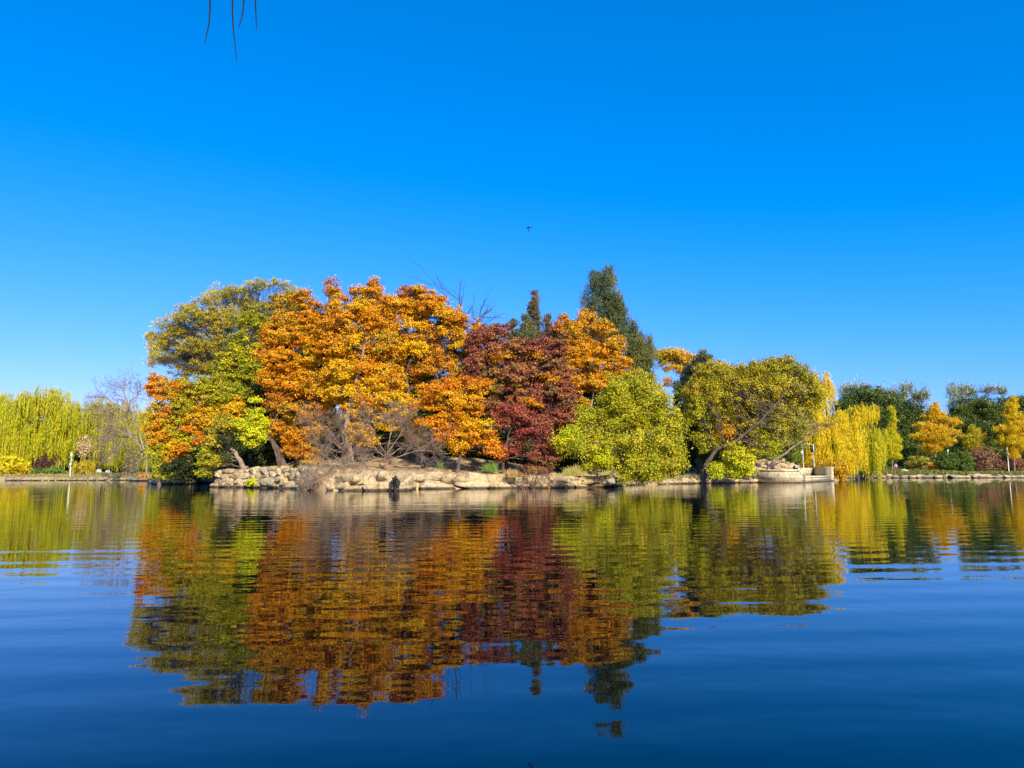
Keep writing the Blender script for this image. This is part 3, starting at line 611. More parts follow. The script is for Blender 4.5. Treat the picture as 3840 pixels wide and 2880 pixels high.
tree('maple', 'low crimson maple with twin trunks above the ledge in front of the dark red one', [(1888, 1762), (1886, 1720), (1900, 1660), (1915, 1600)],
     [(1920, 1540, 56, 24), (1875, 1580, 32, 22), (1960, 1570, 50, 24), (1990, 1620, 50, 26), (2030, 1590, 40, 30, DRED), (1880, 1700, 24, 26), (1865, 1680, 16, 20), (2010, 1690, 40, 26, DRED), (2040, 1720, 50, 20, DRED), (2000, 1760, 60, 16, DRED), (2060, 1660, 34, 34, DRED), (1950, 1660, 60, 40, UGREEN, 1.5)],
     CRIM, 'maple', G_IS, Y=57, seed=21, tr=.13, dens=640, flat=.5, clump=.3, leaf=.06)
tree('spruce', 'pointed olive spruce standing behind the dark red maple', [(1995, 1760), (2000, 1500), (2004, 1120)],
     [(2004, 1135, 20, 46), (2000, 1210, 50, 70), (1985, 1290, 96, 90), (2055, 1230, 26, 50), (1925, 1250, 36, 50), (1970, 1240, 40, 60)], SPRUCE + [(.22, .13, .05)], 'spruce', G_IS, Y=68, seed=22, style='cone', dens=800, leaf=.06, clump=.25, lmat=NEEDLE, tr=.3)
tree('maple', 'golden orange maple in front of the tall juniper', [(2190, 1765), (2200, 1600), (2225, 1480), (2210, 1350)],
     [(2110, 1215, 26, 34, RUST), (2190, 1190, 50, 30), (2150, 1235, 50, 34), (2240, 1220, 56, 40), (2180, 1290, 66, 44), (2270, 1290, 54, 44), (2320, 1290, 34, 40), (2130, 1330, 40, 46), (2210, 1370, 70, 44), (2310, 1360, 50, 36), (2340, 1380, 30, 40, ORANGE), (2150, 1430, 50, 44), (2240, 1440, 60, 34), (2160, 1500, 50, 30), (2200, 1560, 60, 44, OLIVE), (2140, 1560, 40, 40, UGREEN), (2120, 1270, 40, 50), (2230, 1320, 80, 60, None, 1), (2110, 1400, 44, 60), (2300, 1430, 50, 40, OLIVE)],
     OGOLD + ORANGE[:2], 'maple', G_IS, Y=64, seed=23, tr=.18, dens=600, flat=.45, gap=1.4, bark=BARKL)
tree('juniper', 'tall dark green juniper, the highest tree on the island', [(2290, 1765), (2285, 1500), (2270, 1300), (2265, 1100)],
     [(2262, 1045, 40, 44), (2225, 1055, 22, 40), (2292, 1050, 22, 50), (2250, 1110, 66, 50), (2300, 1130, 40, 50), (2230, 1160, 54, 44), (2300, 1190, 52, 50), (2250, 1220, 66, 40), (2330, 1180, 26, 40), (2320, 1250, 40, 50), (2290, 1320, 60, 60)],
     JUNI, 'juniper', G_IS, Y=76, seed=24, style='upright', dens=520, leaf=.055, clump=.32, flat=1.1, lmat=NEEDLE, tr=.3, gap=.55, twigs=.5, depth=.7, fill=.3)
tree('juniper', 'shorter olive green juniper on the right shoulder of the tallest one', [(2400, 1765), (2398, 1500), (2395, 1350)],
     [(2362, 1235, 30, 40), (2375, 1290, 40, 40), (2400, 1330, 44, 60), (2430, 1290, 16, 26), (2430, 1340, 30, 50), (2400, 1420, 50, 60), (2380, 1350, 44, 40)],
     JUNI + [(.2, .2, .04)], 'juniper', G_IS, Y=78, seed=25, style='upright', dens=700, leaf=.055, clump=.32, flat=1.1, lmat=NEEDLE, tr=.24, gap=1.45, twigs=.5, depth=.8)
tree('broad_bush', 'huge yellow green leafy bush drooping to the water right of the red maples', [(2330, 1790), (2340, 1740), (2345, 1650), (2370, 1560)],
     [(2390, 1420, 60, 34), (2330, 1470, 60, 44), (2430, 1470, 66, 50), (2300, 1530, 56, 50), (2390, 1550, 80, 60), (2480, 1530, 50, 60), (2270, 1610, 60, 60), (2370, 1650, 90, 66), (2470, 1640, 70, 70), (2530, 1610, 36, 60), (2150, 1630, 54, 34, CHART), (2110, 1655, 34, 24, CHART), (2190, 1680, 60, 34, YGREEN),
      (2250, 1720, 50, 34, CHART), (2340, 1740, 70, 44), (2430, 1740, 80, 44), (2510, 1710, 56, 50), (2540, 1740, 30, 34), (2360, 1780, 50, 20), (2460, 1785, 70, 16), (2210, 1750, 24, 20, YGREEN), (2200, 1570, 40, 44)],
     YGREEN, 'bush', G_IS, Y=56, seed=26, tr=.16, dens=900, leaf=.05, clump=.36, flat=.9, gap=1.2, twigs=1.2, bark=BARKL, hue=1.6)
tree('flat_topped_tree', 'airy golden tree with a flat crown standing against the sky right of the junipers', [(2545, 1760), (2548, 1520), (2552, 1440), (2550, 1380)],
     [(2480, 1340, 34, 26, YGREEN), (2530, 1325, 50, 24), (2575, 1345, 34, 26), (2510, 1375, 44, 16), (2560, 1385, 40, 16), (2505, 1435, 24, 16, ORANGE), (2470, 1330, 20, 14, ORANGE)],
     GOLD + [(.6, .5, .1), (.7, .5, .12)], 'tree', G_IS, Y=88, seed=27, tr=.12, dens=320, leaf=.07, clump=.4, flat=.6, twigs=1.0, bark=BARK)
tree('cypress', 'narrow dark green cypress right of the yellow green bush', [(2545, 1760), (2545, 1600), (2540, 1450)], [(2540, 1520, 24, 90), (2556, 1600, 26, 80)], SUMMER[:2] + JUNI[:2], 'cypress', G_IS, Y=80, seed=28, style='cone', dens=800, leaf=.06, clump=.25, lmat=NEEDLE, tr=.15)
tree('pine', 'dark blue green pine behind the leaning willow', [(2620, 1760), (2618, 1560), (2625, 1420)], [(2640, 1345, 32, 34, SPRUCE), (2630, 1390, 46, 34), (2590, 1400, 34, 28), (2570, 1430, 26, 20), (2600, 1460, 54, 40), (2610, 1530, 54, 50), (2580, 1600, 54, 60), (2620, 1660, 60, 60)],
     [(.03, .05, .028), (.045, .07, .035), (.02, .035, .022)], 'pine', G_IS, Y=84, seed=29, style='upright', dens=640, leaf=.07, clump=.35, flat=.6, lmat=NEEDLE, tr=.22, twigs=.5)
tree('leaning_willow', 'olive yellow willow with a thick pale trunk leaning right over the bank', [(2628, 1795, -1), (2652, 1735, -1.4), (2690, 1685, -1.6), (2765, 1650, -1.6), (2850, 1580, -1.8), (2915, 1510, -1.5), (2960, 1450, -1)],
     [(2660, 1390, 60, 44, OLIVE), (2720, 1400, 50, 34), (2620, 1460, 60, 44, OLIVE), (2700, 1470, 70, 50), (2780, 1440, 50, 40, OLIVE), (2850, 1380, 50, 34), (2890, 1360, 40, 22), (2930, 1380, 44, 34), (2840, 1440, 60, 40), (2950, 1350, 34, 18, OLIVG), (2990, 1390, 44, 40, OLIVG), (3030, 1420, 40, 34), (2920, 1450, 70, 44), (3000, 1470, 66, 40, OLIVG), (3060, 1470, 30, 40),
      (2660, 1550, 54, 50, YGREEN), (2740, 1540, 60, 50, OLIVE), (2820, 1530, 60, 44, OLIVE), (2900, 1540, 50, 40, OLIVG), (2610, 1540, 44, 60, GREENY), (2650, 1640, 50, 50, GREENY), (2720, 1620, 50, 40, OGOLD), (2800, 1600, 40, 30, OLIVE), (2840, 1650, 56, 40, GREENY), (2880, 1690, 50, 34, GREENY), (2980, 1560, 44, 40, OLIVG), (2920, 1620, 44, 40, OLIVG), (2780, 1480, 40, 30), (2700, 1430, 80, 50, None, 1), (2800, 1400, 60, 44, None, .5), (2890, 1420, 60, 50, None, 1), (2960, 1420, 60, 50, None, .5), (2850, 1500, 90, 60, None, 2), (2720, 1560, 90, 60, GREENY, 2), (2600, 1500, 50, 60, None, 1), (2960, 1510, 70, 60, None, 1.5), (3040, 1500, 50, 50, None, .5), (2780, 1630, 80, 40, GREENY, 2), (2900, 1640, 70, 50, GREENY, 2), (3000, 1600, 50, 50, OLIVG, 2)],
     OLIVE + YGREEN, 'willow', G_IS, Y=77, seed=30, tr=.27, dens=420, leaf=.06, clump=.36, flat=.8, gap=1.1, twigs=.8, bark=BARK, style='broad')
shrub('shrub', 'bright lemon green shrub in front of the leaning willow', 2770, 1790, 62, 125, CHART[:2] + YGREEN[:2], 75, seed=31, clump=.3, leaf=.07, gap=.1)
shrub('shrub', 'small bright yellow green shrub at the foot of the leaning trunk', 2685, 1793, 24, 60, CHART[:2] + BGREEN[:1], 74, seed=32, leaf=.06)
tree('leaning_tree', 'thin half bare tree leaning right over the stone terrace', [(2862, 1765), (2900, 1728), (2945, 1700), (2990, 1665), (3035, 1635), (3110, 1600)],
     [(2990, 1600, 40, 30), (3050, 1600, 44, 26), (3100, 1595, 34, 18), (2940, 1640, 40, 30, OLIVG), (2960, 1560, 40, 34)], [(.2, .16, .08), (.28, .2, .08), (.16, .13, .07)], 'tree', G_IS, Y=85, seed=33, tr=.2, dens=110, leaf=.05, clump=.4, twigs=3.0, bark=BARKL, style='wispy')
bare('bare_tree', 'thin bare tree poking above the orange maples', [(1770, 1740, 0, 1745, 1190, 0), (1745, 1300, 0, 1720, 1120, 0), (1765, 1300, 1, 1830, 1160, 1)], 'tree', 74, seed=34, levels=3, kids=(3, 3, 2, 2), r0=.14, spread=.45, material=TWIGD, group=G_IS, tip=.012)

# under the canopies
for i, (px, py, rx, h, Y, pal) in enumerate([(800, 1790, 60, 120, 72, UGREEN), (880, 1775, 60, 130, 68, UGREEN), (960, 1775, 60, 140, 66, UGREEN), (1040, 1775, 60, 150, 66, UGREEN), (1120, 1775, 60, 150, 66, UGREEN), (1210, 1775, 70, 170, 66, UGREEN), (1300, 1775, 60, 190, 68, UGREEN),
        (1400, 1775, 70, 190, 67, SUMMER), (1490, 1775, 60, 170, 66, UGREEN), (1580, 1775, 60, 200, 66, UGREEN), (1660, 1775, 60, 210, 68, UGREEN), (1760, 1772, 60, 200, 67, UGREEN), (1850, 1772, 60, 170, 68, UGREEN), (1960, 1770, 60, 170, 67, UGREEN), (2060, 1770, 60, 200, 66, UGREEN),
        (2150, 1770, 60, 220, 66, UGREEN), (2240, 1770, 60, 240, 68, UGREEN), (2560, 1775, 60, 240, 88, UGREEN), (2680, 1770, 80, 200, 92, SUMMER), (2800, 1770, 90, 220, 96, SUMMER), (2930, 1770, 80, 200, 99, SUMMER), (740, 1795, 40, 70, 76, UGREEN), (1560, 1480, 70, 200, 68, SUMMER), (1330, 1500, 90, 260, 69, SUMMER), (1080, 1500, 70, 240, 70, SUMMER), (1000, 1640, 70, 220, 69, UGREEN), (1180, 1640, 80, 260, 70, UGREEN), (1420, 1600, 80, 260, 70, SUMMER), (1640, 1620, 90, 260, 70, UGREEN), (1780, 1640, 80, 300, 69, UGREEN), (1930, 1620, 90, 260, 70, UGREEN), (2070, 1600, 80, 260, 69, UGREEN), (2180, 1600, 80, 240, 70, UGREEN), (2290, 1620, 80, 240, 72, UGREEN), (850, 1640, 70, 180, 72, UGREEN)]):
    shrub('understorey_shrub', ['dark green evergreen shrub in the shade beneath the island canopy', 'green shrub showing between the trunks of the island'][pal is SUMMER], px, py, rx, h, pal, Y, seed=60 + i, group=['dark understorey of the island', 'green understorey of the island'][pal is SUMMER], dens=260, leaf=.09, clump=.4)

# brushwood at the water
bare('bare_shrub', 'grey leafless shrub with upright fan of twigs in the middle of the island shore', [(1455, 1790, 0, 1450, 1700, 0), (1450, 1715, 0, 1385, 1590, -.6), (1450, 1715, 0, 1480, 1580, .3), (1450, 1710, 0, 1530, 1590, .4), (1452, 1715, 0, 1570, 1660, .2), (1448, 1715, 0, 1340, 1640, .2), (1452, 1725, 0, 1620, 1690, -.4), (1445, 1725, 0, 1360, 1710, -.5)], 'shrub', 55, seed=71, levels=4, kids=(5, 5, 4, 3), r0=.045, spread=.55, tip=.007, material=TWIG)
bare('bare_shrub', 'grey leafless shrub leaning left over the rubble wall', [(1342, 1765, 0, 1300, 1700, 0), (1305, 1708, 0, 1230, 1640, 0), (1305, 1708, 0, 1200, 1600, .4), (1310, 1715, 0, 1180, 1670, -.4), (1330, 1740, 0, 1190, 1735, -.3), (1320, 1735, 0, 1210, 1780, -.6), (1310, 1710, 0, 1275, 1600, .3)], 'shrub', 54.5, seed=72, levels=4, kids=(5, 5, 4, 3), r0=.04, spread=.55, tip=.007, material=TWIG)
bare('fallen_brushwood', 'heap of dead grey branches trailing down the bank into the water', [(1440, 1790, -1.2, 1330, 1785, -2), (1400, 1770, -1, 1250, 1800, -2.2), (1340, 1765, -1, 1180, 1810, -2), (1420, 1780, -1.4, 1290, 1830, -2.4), (1350, 1770, -1, 1210, 1835, -2.2), (1460, 1780, -1.5, 1400, 1838, -2.6), (1300, 1760, -1, 1160, 1790, -1.4), (1480, 1790, -1.4, 1470, 1845, -2.5), (1380, 1775, -1.2, 1340, 1835, -2.4), (1300, 1770, -1.2, 1230, 1800, -2.2), (1330, 1760, -1, 1260, 1770, -1.6), (1420, 1775, -1.2, 1370, 1810, -2), (1260, 1775, -1, 1190, 1820, -2), (1450, 1780, -1.2, 1430, 1825, -2.2)], 'branches', 50.5, seed=73, levels=4, kids=(5, 5, 4, 3), r0=.045, spread=.55, up=-.06, tip=.008, material=TWIGP, curl=.2)
bare('fallen_brushwood', 'tangle of reddish dead twigs hanging over the stones under the crimson maple', [(2010, 1760, 0, 1960, 1800, -1), (2020, 1760, 0, 2000, 1820, -1.2), (2030, 1760, 0, 2060, 1810, -1)], 'branches', 54, seed=74, levels=3, kids=(4, 4, 3), r0=.04, spread=.6, up=-.15, material=TWIGD, tip=.010, leafcol=DRED, nleaf=500)
# stump roots at the water
b = MB(); rng = np.random.RandomState(4); c = W(1478, 1842); cc = np.array([c[0], c[1] + .5, .62])
for k in range(9):
    e = np.array([c[0] + rng.uniform(-.55, .45), c[1] - rng.uniform(.0, .5), -.1]); b.tube(curve(cc + rng.normal(size=3) * .1, e, rng, .1, 6, .2), np.linspace(.09, .03, 6), 6)
b.tube([cc + np.array([-.05, .2, .35]), cc + np.array([0, .1, 0]), cc - np.array([0, 0, .4])], [.07, .16, .16], 8)
tag(b.build('dead_stump', noise_mat('wet_wood', [(.02, .014, .01), (.07, .05, .035)], 3, .7, .02), smooth=True), 'dark rotten stump with splayed roots at the water below the upright bare shrub', 'stump')

# small bank plants
def tuft(name, label, px, py, wpx, hpx, Y, pal, seed, n=260, cat='plant'):
    rng = np.random.RandomState(seed); c = P(px, py, Y); k = Y / F; z0 = max(gz(c[0], c[1]), 0) ; b = MB()
    C0 = c + rng.normal(size=(n, 3)) * np.array([wpx * k * .4, wpx * k * .3, 0]); z0 = c[2]
    H = hpx * k * rng.uniform(.4, 1.25, n) * (.25 + .85 * np.exp(-((C0[:, 0] - c[0]) / (wpx * k * .42)) ** 2)) * (1 + .35 * np.sin(C0[:, 0] * 9 + seed)); lean = rng.normal(size=(n, 2)) * .35 * H[:, None]
    w_ = np.array([[.014, 0, 0]]); top = C0 + np.stack([lean[:, 0], lean[:, 1], H], 1)
    V = np.stack([C0 - w_, C0 + w_, top + w_ * .4, top - w_ * .4], 1).reshape(-1, 3); pal = np.array(pal)
    b.quads(V, np.arange(n * 4).reshape(-1, 4), pal[rng.randint(0, len(pal), n)] * rng.uniform(.8, 1.2, (n, 1)))
    o = b.build(name, LEAF, color=True); return tag(o, label, None, None, 'stuff')
tuft('grass_tuft', 'deep green grass tuft on the ledge left of the crimson maple', 1838, 1768, 44, 30, 54.5, BGREEN, 1, 420)
tuft('grass_tuft', 'small upright green sprout on the ledge below the open fan maple', 1652, 1756, 12, 30, 54.5, BGREEN, 2, 90)
tuft('grass_tuft', 'dry golden grass drooping over the stacked wall', 2150, 1785, 90, 26, 53.8, [(.62, .42, .12), (.5, .4, .1), (.35, .36, .05)], 3, 900)
tuft('grass_tuft', 'dry yellow weeds on the ledge right of the crimson maple trunks', 1920, 1790, 60, 24, 53.4, [(.6, .38, .10), (.4, .25, .08)], 4, 500)
tuft('grass_tuft', 'green weeds on the bank under the maple canopy above the rubble wall', 1010, 1768, 60, 16, 60.5, BGREEN + GREENY, 5, 300)
shrub('weed_clump', 'small bright yellow weed growing on the face of the rubble wall', 945, 1822, 24, 30, CHART[:2], W(945, 1829)[1] - .3, cat='plant', seed=81, dens=500, leaf=.05, clump=.15)
shrub('weed_clump', 'olive weeds at the right end of the rubble wall', 1130, 1830, 34, 50, OLIVE + UGREEN, 54.6, cat='plant', seed=82, dens=500, leaf=.05, clump=.2)

# leaf litter and grass on the island ground
def scatter(name, label, poly_px, Ys, n, pal, size, seed, hmax=.0, dens_noise=True):
    rng = np.random.RandomState(seed); px = rng.uniform(poly_px[0], poly_px[1], n); Yv = rng.uniform(Ys[0], Ys[1], n)
    x = (px - 1920) / F * Yv; z = np.maximum(isl_h(x, Yv), land_h(x, Yv)); k = z > .12
    x, Yv, z = x[k], Yv[k], z[k]; C = np.stack([x, Yv, z + rng.uniform(.02, .04 + hmax, len(x))], 1)
    kk = snoise(C, 2.5, seed) > -.6; C = C[kk]; b = MB(); lp = np.array(pal)
    if hmax:
        ax = np.stack([rng.normal(size=len(C)) * .5, rng.normal(size=len(C)) * .5, np.ones(len(C))], 1); leaves(b, C, lp[rng.randint(0, len(lp), len(C))] * rng.uniform(.75, 1.25, (len(C), 1)), size * 2, size * .5, rng.normal(size=(len(C), 3)), rng, ax)
    else:
        nr = rng.normal(size=(len(C), 3)) * .4 + np.array([0, 0, 1]); leaves(b, C, lp[rng.randint(0, len(lp), len(C))] * rng.uniform(.75, 1.25, (len(C), 1)), size, size * .8, nr, rng)
    return tag(b.build(name, LEAF, color=True), label, None, None, 'stuff')
scatter('fallen_leaves', 'fallen orange and tan leaves on the island bank', (560, 2900), (44, 66), 26000, [(.6, .3, .08), (.7, .4, .12), (.4, .2, .06), (.65, .5, .3)], .05, 91)
scatter('grass', 'low green and straw grass on the right bank', (3150, 3900), (136, 152), 26000, [(.20, .22, .04), (.30, .28, .06), (.13, .17, .03), (.40, .34, .10)], .13, 92, .5)
scatter('grass', 'dry straw grass on the left bank', (-60, 570), (99, 112), 14000, [(.5, .36, .14), (.4, .3, .12), (.3, .3, .08)], .07, 93, .25)
scatter('grass', 'dry grass along the low bank right of the yellow green bush', (2400, 2850), (66, 84), 5000, [(.6, .45, .2), (.5, .4, .15), (.3, .33, .08)], .07, 94, .3)

# ------------------------------------------------------------------ stone terrace on the island's right end
A = W(2838, 1810)[:2]; Bp = W(2997, 1811)[:2]; Cq = W(3118, 1804)[:2]
D = P(3050, 1760, 99)[:2]; E = P(2990, 1760, 97)[:2]; Fq = P(2850, 1760, 92)[:2]
root = empty('stone_terrace', (A[0], A[1], 0), 'pale stone viewing terrace with parapets jutting into the lake', 'terrace')
def prism(mb, poly, z0, z1):
    n = len(poly); V = [(p[0], p[1], z0) for p in poly] + [(p[0], p[1], z1) for p in poly]
    f = [(i, (i + 1) % n, (i + 1) % n + n, i + n) for i in range(n)]
    mb.quads(V, f); c = np.mean(poly, 0); k = [(i, (i + 1) % n, 2 * n) for i in range(n)]
    mb.tris([*V[n:], (c[0], c[1], z1)], [(i, (i + 1) % n, n) for i in range(n)])
def wallseg(mb, a, b_, z0, z1, th, z1b=None, over=0.0):
    d = (b_ - a) / np.linalg.norm(b_ - a); nn = np.array([-d[1], d[0]]); nn = nn if nn[1] > 0 else -nn
    a0, b0 = a - nn * over - d * over, b_ - nn * over + d * over; a1, b1 = a + nn * (th + over) - d * over, b_ + nn * (th + over) + d * over; z1b = z1 if z1b is None else z1b; z0b = z0 + (z1b - z1) if over else z0
    V = [(*a0, z0), (*b0, z0b), (*b1, z0b), (*a1, z0), (*a0, z1), (*b0, z1b), (*b1, z1b), (*a1, z1)]
    mb.quads(V, [(0, 1, 5, 4), (1, 2, 6, 5), (2, 3, 7, 6), (3, 0, 4, 7), (4, 5, 6, 7), (3, 2, 1, 0)])
def masonry():
    m = STONE.copy(); m.name = 'terrace_masonry'; t = m.node_tree; b_ = t.nodes['Principled BSDF']
    src = b_.inputs['Base Color'].links[0].from_socket
    tc = t.nodes.new('ShaderNodeTexCoord'); mp = t.nodes.new('ShaderNodeMapping'); mp.inputs['Rotation'].default_value = (math.radians(90), 0, 0)
    br = t.nodes.new('ShaderNodeTexBrick'); br.inputs['Scale'].default_value = 1.0; br.inputs['Brick Width'].default_value = 1.1; br.inputs['Row Height'].default_value = .45; br.inputs['Mortar Size'].default_value = .012
    br.inputs['Color1'].default_value = (1, 1, 1, 1); br.inputs['Color2'].default_value = (.82, .80, .76, 1); br.inputs['Mortar'].default_value = (.42, .36, .28, 1)
    link(t, tc.outputs['Object'], mp.inputs[0]); link(t, mp.outputs[0], br.inputs['Vector'])
    mx = t.nodes.new('ShaderNodeMixRGB'); mx.blend_type = 'MULTIPLY'; mx.inputs[0].default_value = 1
    link(t, src, mx.inputs[1]); link(t, br.outputs[0], mx.inputs[2]); link(t, mx.outputs[0], b_.inputs['Base Color']); return m
MAS = masonry()
b = MB(); ins = lambda p, q, t: p + (q - p) * t
cen = (A + Bp + Cq + D + E + Fq) / 6
prism(b, [ins(p, cen, .03) for p in (A, Bp, Cq, D, E, Fq)], -1.2, .62); b.build('floor', STONE, root)
b = MB(); prism(b, [ins(p, cen, -.012) for p in (A, Bp, Cq, D, E, Fq)], -1.2, .16); b.build('plinth', ROCK, root)
b = MB(); wallseg(b, A, Bp, .16, 1.26, .35); b.build('front_parapet', MAS, root)
b = MB(); wallseg(b, A, Bp, 1.26, 1.47, .35, over=.06); b.build('coping', STONE, root)
M1 = ins(Bp, Cq, .16)
b = MB(); wallseg(b, Bp + (M1 - Bp) * .01, M1, .16, 1.24, .34, .50); b.build('sloping_parapet', MAS, root)
b = MB(); wallseg(b, Bp + (M1 - Bp) * .04, M1, 1.24, 1.42, .34, .68, over=.05); b.build('coping', STONE, root)
b = MB(); wallseg(b, M1, ins(Bp, Cq, .97), .16, .52, .34); b.build('low_parapet', MAS, root)
b = MB(); wallseg(b, M1 + (Cq - Bp) * .012, ins(Bp, Cq, .965), .52, .72, .34, over=.05); b.build('coping', STONE, root)
dn = (D - Cq) / np.linalg.norm(D - Cq); sid = np.array([dn[1], -dn[0]])
b = MB(); V = [Cq, D, D + sid * .35, Cq + sid * .35]; prism(b, V, -.4, 1.66); b.build('side_parapet', MAS, root)
b = MB(); V = [Cq - sid * .06 - dn * .06, D - sid * .06, D + sid * .42, Cq + sid * .42 - dn * .06]; prism(b, V, 1.66, 1.84); b.build('coping', STONE, root)
b = MB(); wallseg(b, E, D, .62, 1.72, .3); b.build('back_parapet', MAS, root)
c = (A + Fq) / 2; b = MB(); p = P(2881, 1760, 84.5); b.box((p[0], p[1], 1.30), (.36, .3, 1.2), 0, .8); b.build('bollard', STONE, root)

# ------------------------------------------------------------------ poles, sign, people
def pole(name, label, px, py_top, Y, rad, seed=0, extras=(), cat='lamp post', group=None):
    top = P(px, py_top, Y); z0 = gz(top[0], top[1]) - .05
    r = empty(name, (top[0], top[1], z0), label, cat, group); b = MB(); x, y = top[0], top[1]
    b.tube([(x, y, z0), (x, y, z0 + .5), (x, y, z0 + .52), (x, y, top[2])], [rad * 1.5, rad * 1.4, rad, rad * .8], 10); b.build('pole', WHITE, r, smooth=False)
    for nm, kind, dx, dz, sx_, sz_, m in extras:
        b = MB(); cx, cz = x + dx, top[2] + dz
        if kind == 'box': b.box((cx, y - .05, cz), (sx_, .2, sz_), 0, .92)
        elif kind == 'lantern': b.tube([(cx, y, cz - sz_ / 2), (cx, y, cz - sz_ * .3), (cx, y, cz + sz_ * .3), (cx, y, cz + sz_ * .45), (cx, y, cz + sz_ / 2)], [sx_ * .25, sx_ * .5, sx_ * .6, sx_ * .3, .01], 8)
        elif kind == 'arm': b.tube([(x, y, cz), (x + dx * .6, y - .02, cz + .03), (x + dx, y - .04, cz)], [.035, .03, .03], 6)
        elif kind == 'camera': b.tube([(cx - sx_ / 2, y, cz), (cx - sx_ * .3, y, cz), (cx + sx_ / 2, y - .1, cz - .05)], [.05, .11, .09], 8)
        b.build(nm, m, r)
    return r
pole('lamp_post', 'slim white lamp post on the left shore beside the big weeping willow', 268, 1712, 101, .065, extras=[('lantern', 'lantern', 0, .22, .3, .5, WHITE), ('cap', 'lantern', 0, .52, .12, .2, WHITE), ('junction_box', 'box', -.04, -1.15, .26, .36, WHITE)], group=None)
pole('surveillance_pole', 'white pole with boxes and a camera arm behind the stone terrace', 3009, 1665, 100, .065, cat='camera pole', extras=[('junction_box', 'box', -.27, -.3, .28, .34, WHITE), ('control_box', 'box', -.25, -1.15, .34, .46, WHITE), ('arm', 'arm', .75, -.02, 0, 0, WHITE), ('camera', 'camera', .8, .02, .5, .2, WHITE)])
pole('lamp_post', 'white framed lantern post half hidden in the golden weeping willow', 3049, 1668, 101, .05, extras=[('lantern', 'box', -.25, -.55, .34, 1.0, DARKM), ('frame', 'box', 0, -.6, .09, 1.4, WHITE)])
pole('lamp_post', 'slim white lamp post near the right edge before the golden ginkgo', 3777, 1690, 146, .10, extras=[('lantern', 'lantern', 0, .3, .34, .8, WHITE), ('junction_box', 'box', .12, -.9, .3, .4, WHITE)])
pole('lamp_post', 'short white lamp in the dark gap right of the round golden ginkgo', 3554, 1695, 152, .06, extras=[('lantern', 'lantern', 0, .2, .34, .7, WHITE)])

p = P(2901, 1734, 86); z0 = gz(p[0], p[1])
r = empty('notice_board', (p[0], p[1], z0), 'small brown notice sign on a post above the stone terrace parapet', 'sign')
b = MB(); b.box((p[0], p[1], p[2]), (.42, .05, .36)); b.build('board', noise_mat('brown_board', [(.10, .055, .035), (.16, .09, .06)], 4, .6), r)
b = MB(); b.box((p[0], p[1] + .03, (p[2] + z0) / 2 - .1), (.05, .05, p[2] - z0 - .2)); b.build('post', DARKM, r)
b = MB()
for k in range(4): b.box((p[0], p[1] - .029, p[2] + .11 - k * .075), (.33, .006, .02))
b.build('text_lines', noise_mat('faded_text', [(.3, .25, .2), (.35, .3, .25)], 4, .7), r)

# orange wooden hut wall at the far left of the island
p0 = W(521, 1797); p1 = W(569, 1799); Yh = 96; a = P(521, 1790, Yh); c = P(569, 1790, Yh); z0, z1 = .35, P(540, 1776, Yh)[2] + .0
WOOD = noise_mat('orange_wood', [(.35, .13, .02), (.55, .22, .035), (.62, .28, .05)], 3, .7, .01, stretch=(1, 1, .2))
r = empty('wooden_shelter', ((a[0] + c[0]) / 2, Yh, z0), 'low orange wooden shelter at the water left of the leftmost maple', 'shelter')
Wd = c[0] - a[0]; b = MB()
for k in range(12):
    if k in (3, 4): continue
    b.box((a[0] + Wd * (k + .5) / 12, Yh, (z0 + z1) / 2), (Wd / 12 * .94, .06, z1 - z0))
b.build('plank_wall', WOOD, r)
b = MB()
for k in (0, 3, 5, 12): b.box((a[0] + Wd * k / 12, Yh - .05, (z0 + z1) / 2), (.07, .09, z1 - z0 + .05))
b.box((a[0] + Wd / 2, Yh - .06, z1 + .03), (Wd + .15, .14, .09)); b.box((a[0] + Wd / 2, Yh - .06, z0 + .1), (Wd + .1, .12, .09)); b.build('frame', WOOD, r)
b = MB(); b.box((a[0] + Wd / 2, Yh + .8, (z0 + z1) / 2), (Wd, .06, z1 - z0)); b.build('back_wall', WOOD, r)
b = MB(); b.box((a[0] + Wd / 2, Yh + .2, .2), (Wd + 1.2, 3.2, .3)); b.build('deck', ROCKG, r)

SKIN = noise_mat('skin', [(.45, .26, .18), (.52, .31, .22)], 6, .5)
def cloth(name, c): return noise_mat(name, [tuple(k * .8 for k in c), c], 6, .9)
def skinmesh(name, verts, edges, m, parent, rootv=0, sub=2):
    me = bpy.data.meshes.new(name); me.from_pydata([v[:3] for v in verts], edges, []); o = bpy.data.objects.new(name, me); COL.objects.link(o); o.parent = parent
    md = o.modifiers.new('skin', 'SKIN'); md.use_smooth_shade = True
    for i, v in enumerate(verts): me.skin_vertices[0].data[i].radius = (v[3], v[4] if len(v) > 4 else v[3]); me.skin_vertices[0].data[i].use_root = (i == rootv)
    s_ = o.modifiers.new('sub', 'SUBSURF'); s_.levels = s_.render_levels = sub; me.materials.append(m); return o
def hand(body_mb, c, d, rng):
    d = np.array(d, float); d /= np.linalg.norm(d); side = np.cross(d, [0, 1, .2]); side /= np.linalg.norm(side); nn = np.cross(d, side)
    body_mb.tube([c, c + d * .04, c + d * .09], [.028, .042, .036], 8)
    for k, L in enumerate((.065, .08, .085, .075)):
        s0 = c + d * .085 + side * (k - 1.5) * .02; body_mb.tube([s0, s0 + d * L * .5, s0 + d * L * .9 + nn * L * .3], [.010, .009, .007], 6)
    s0 = c + d * .03 + side * .04; body_mb.tube([s0, s0 + side * .03 + d * .03, s0 + side * .035 + d * .06], [.012, .011, .008], 6)
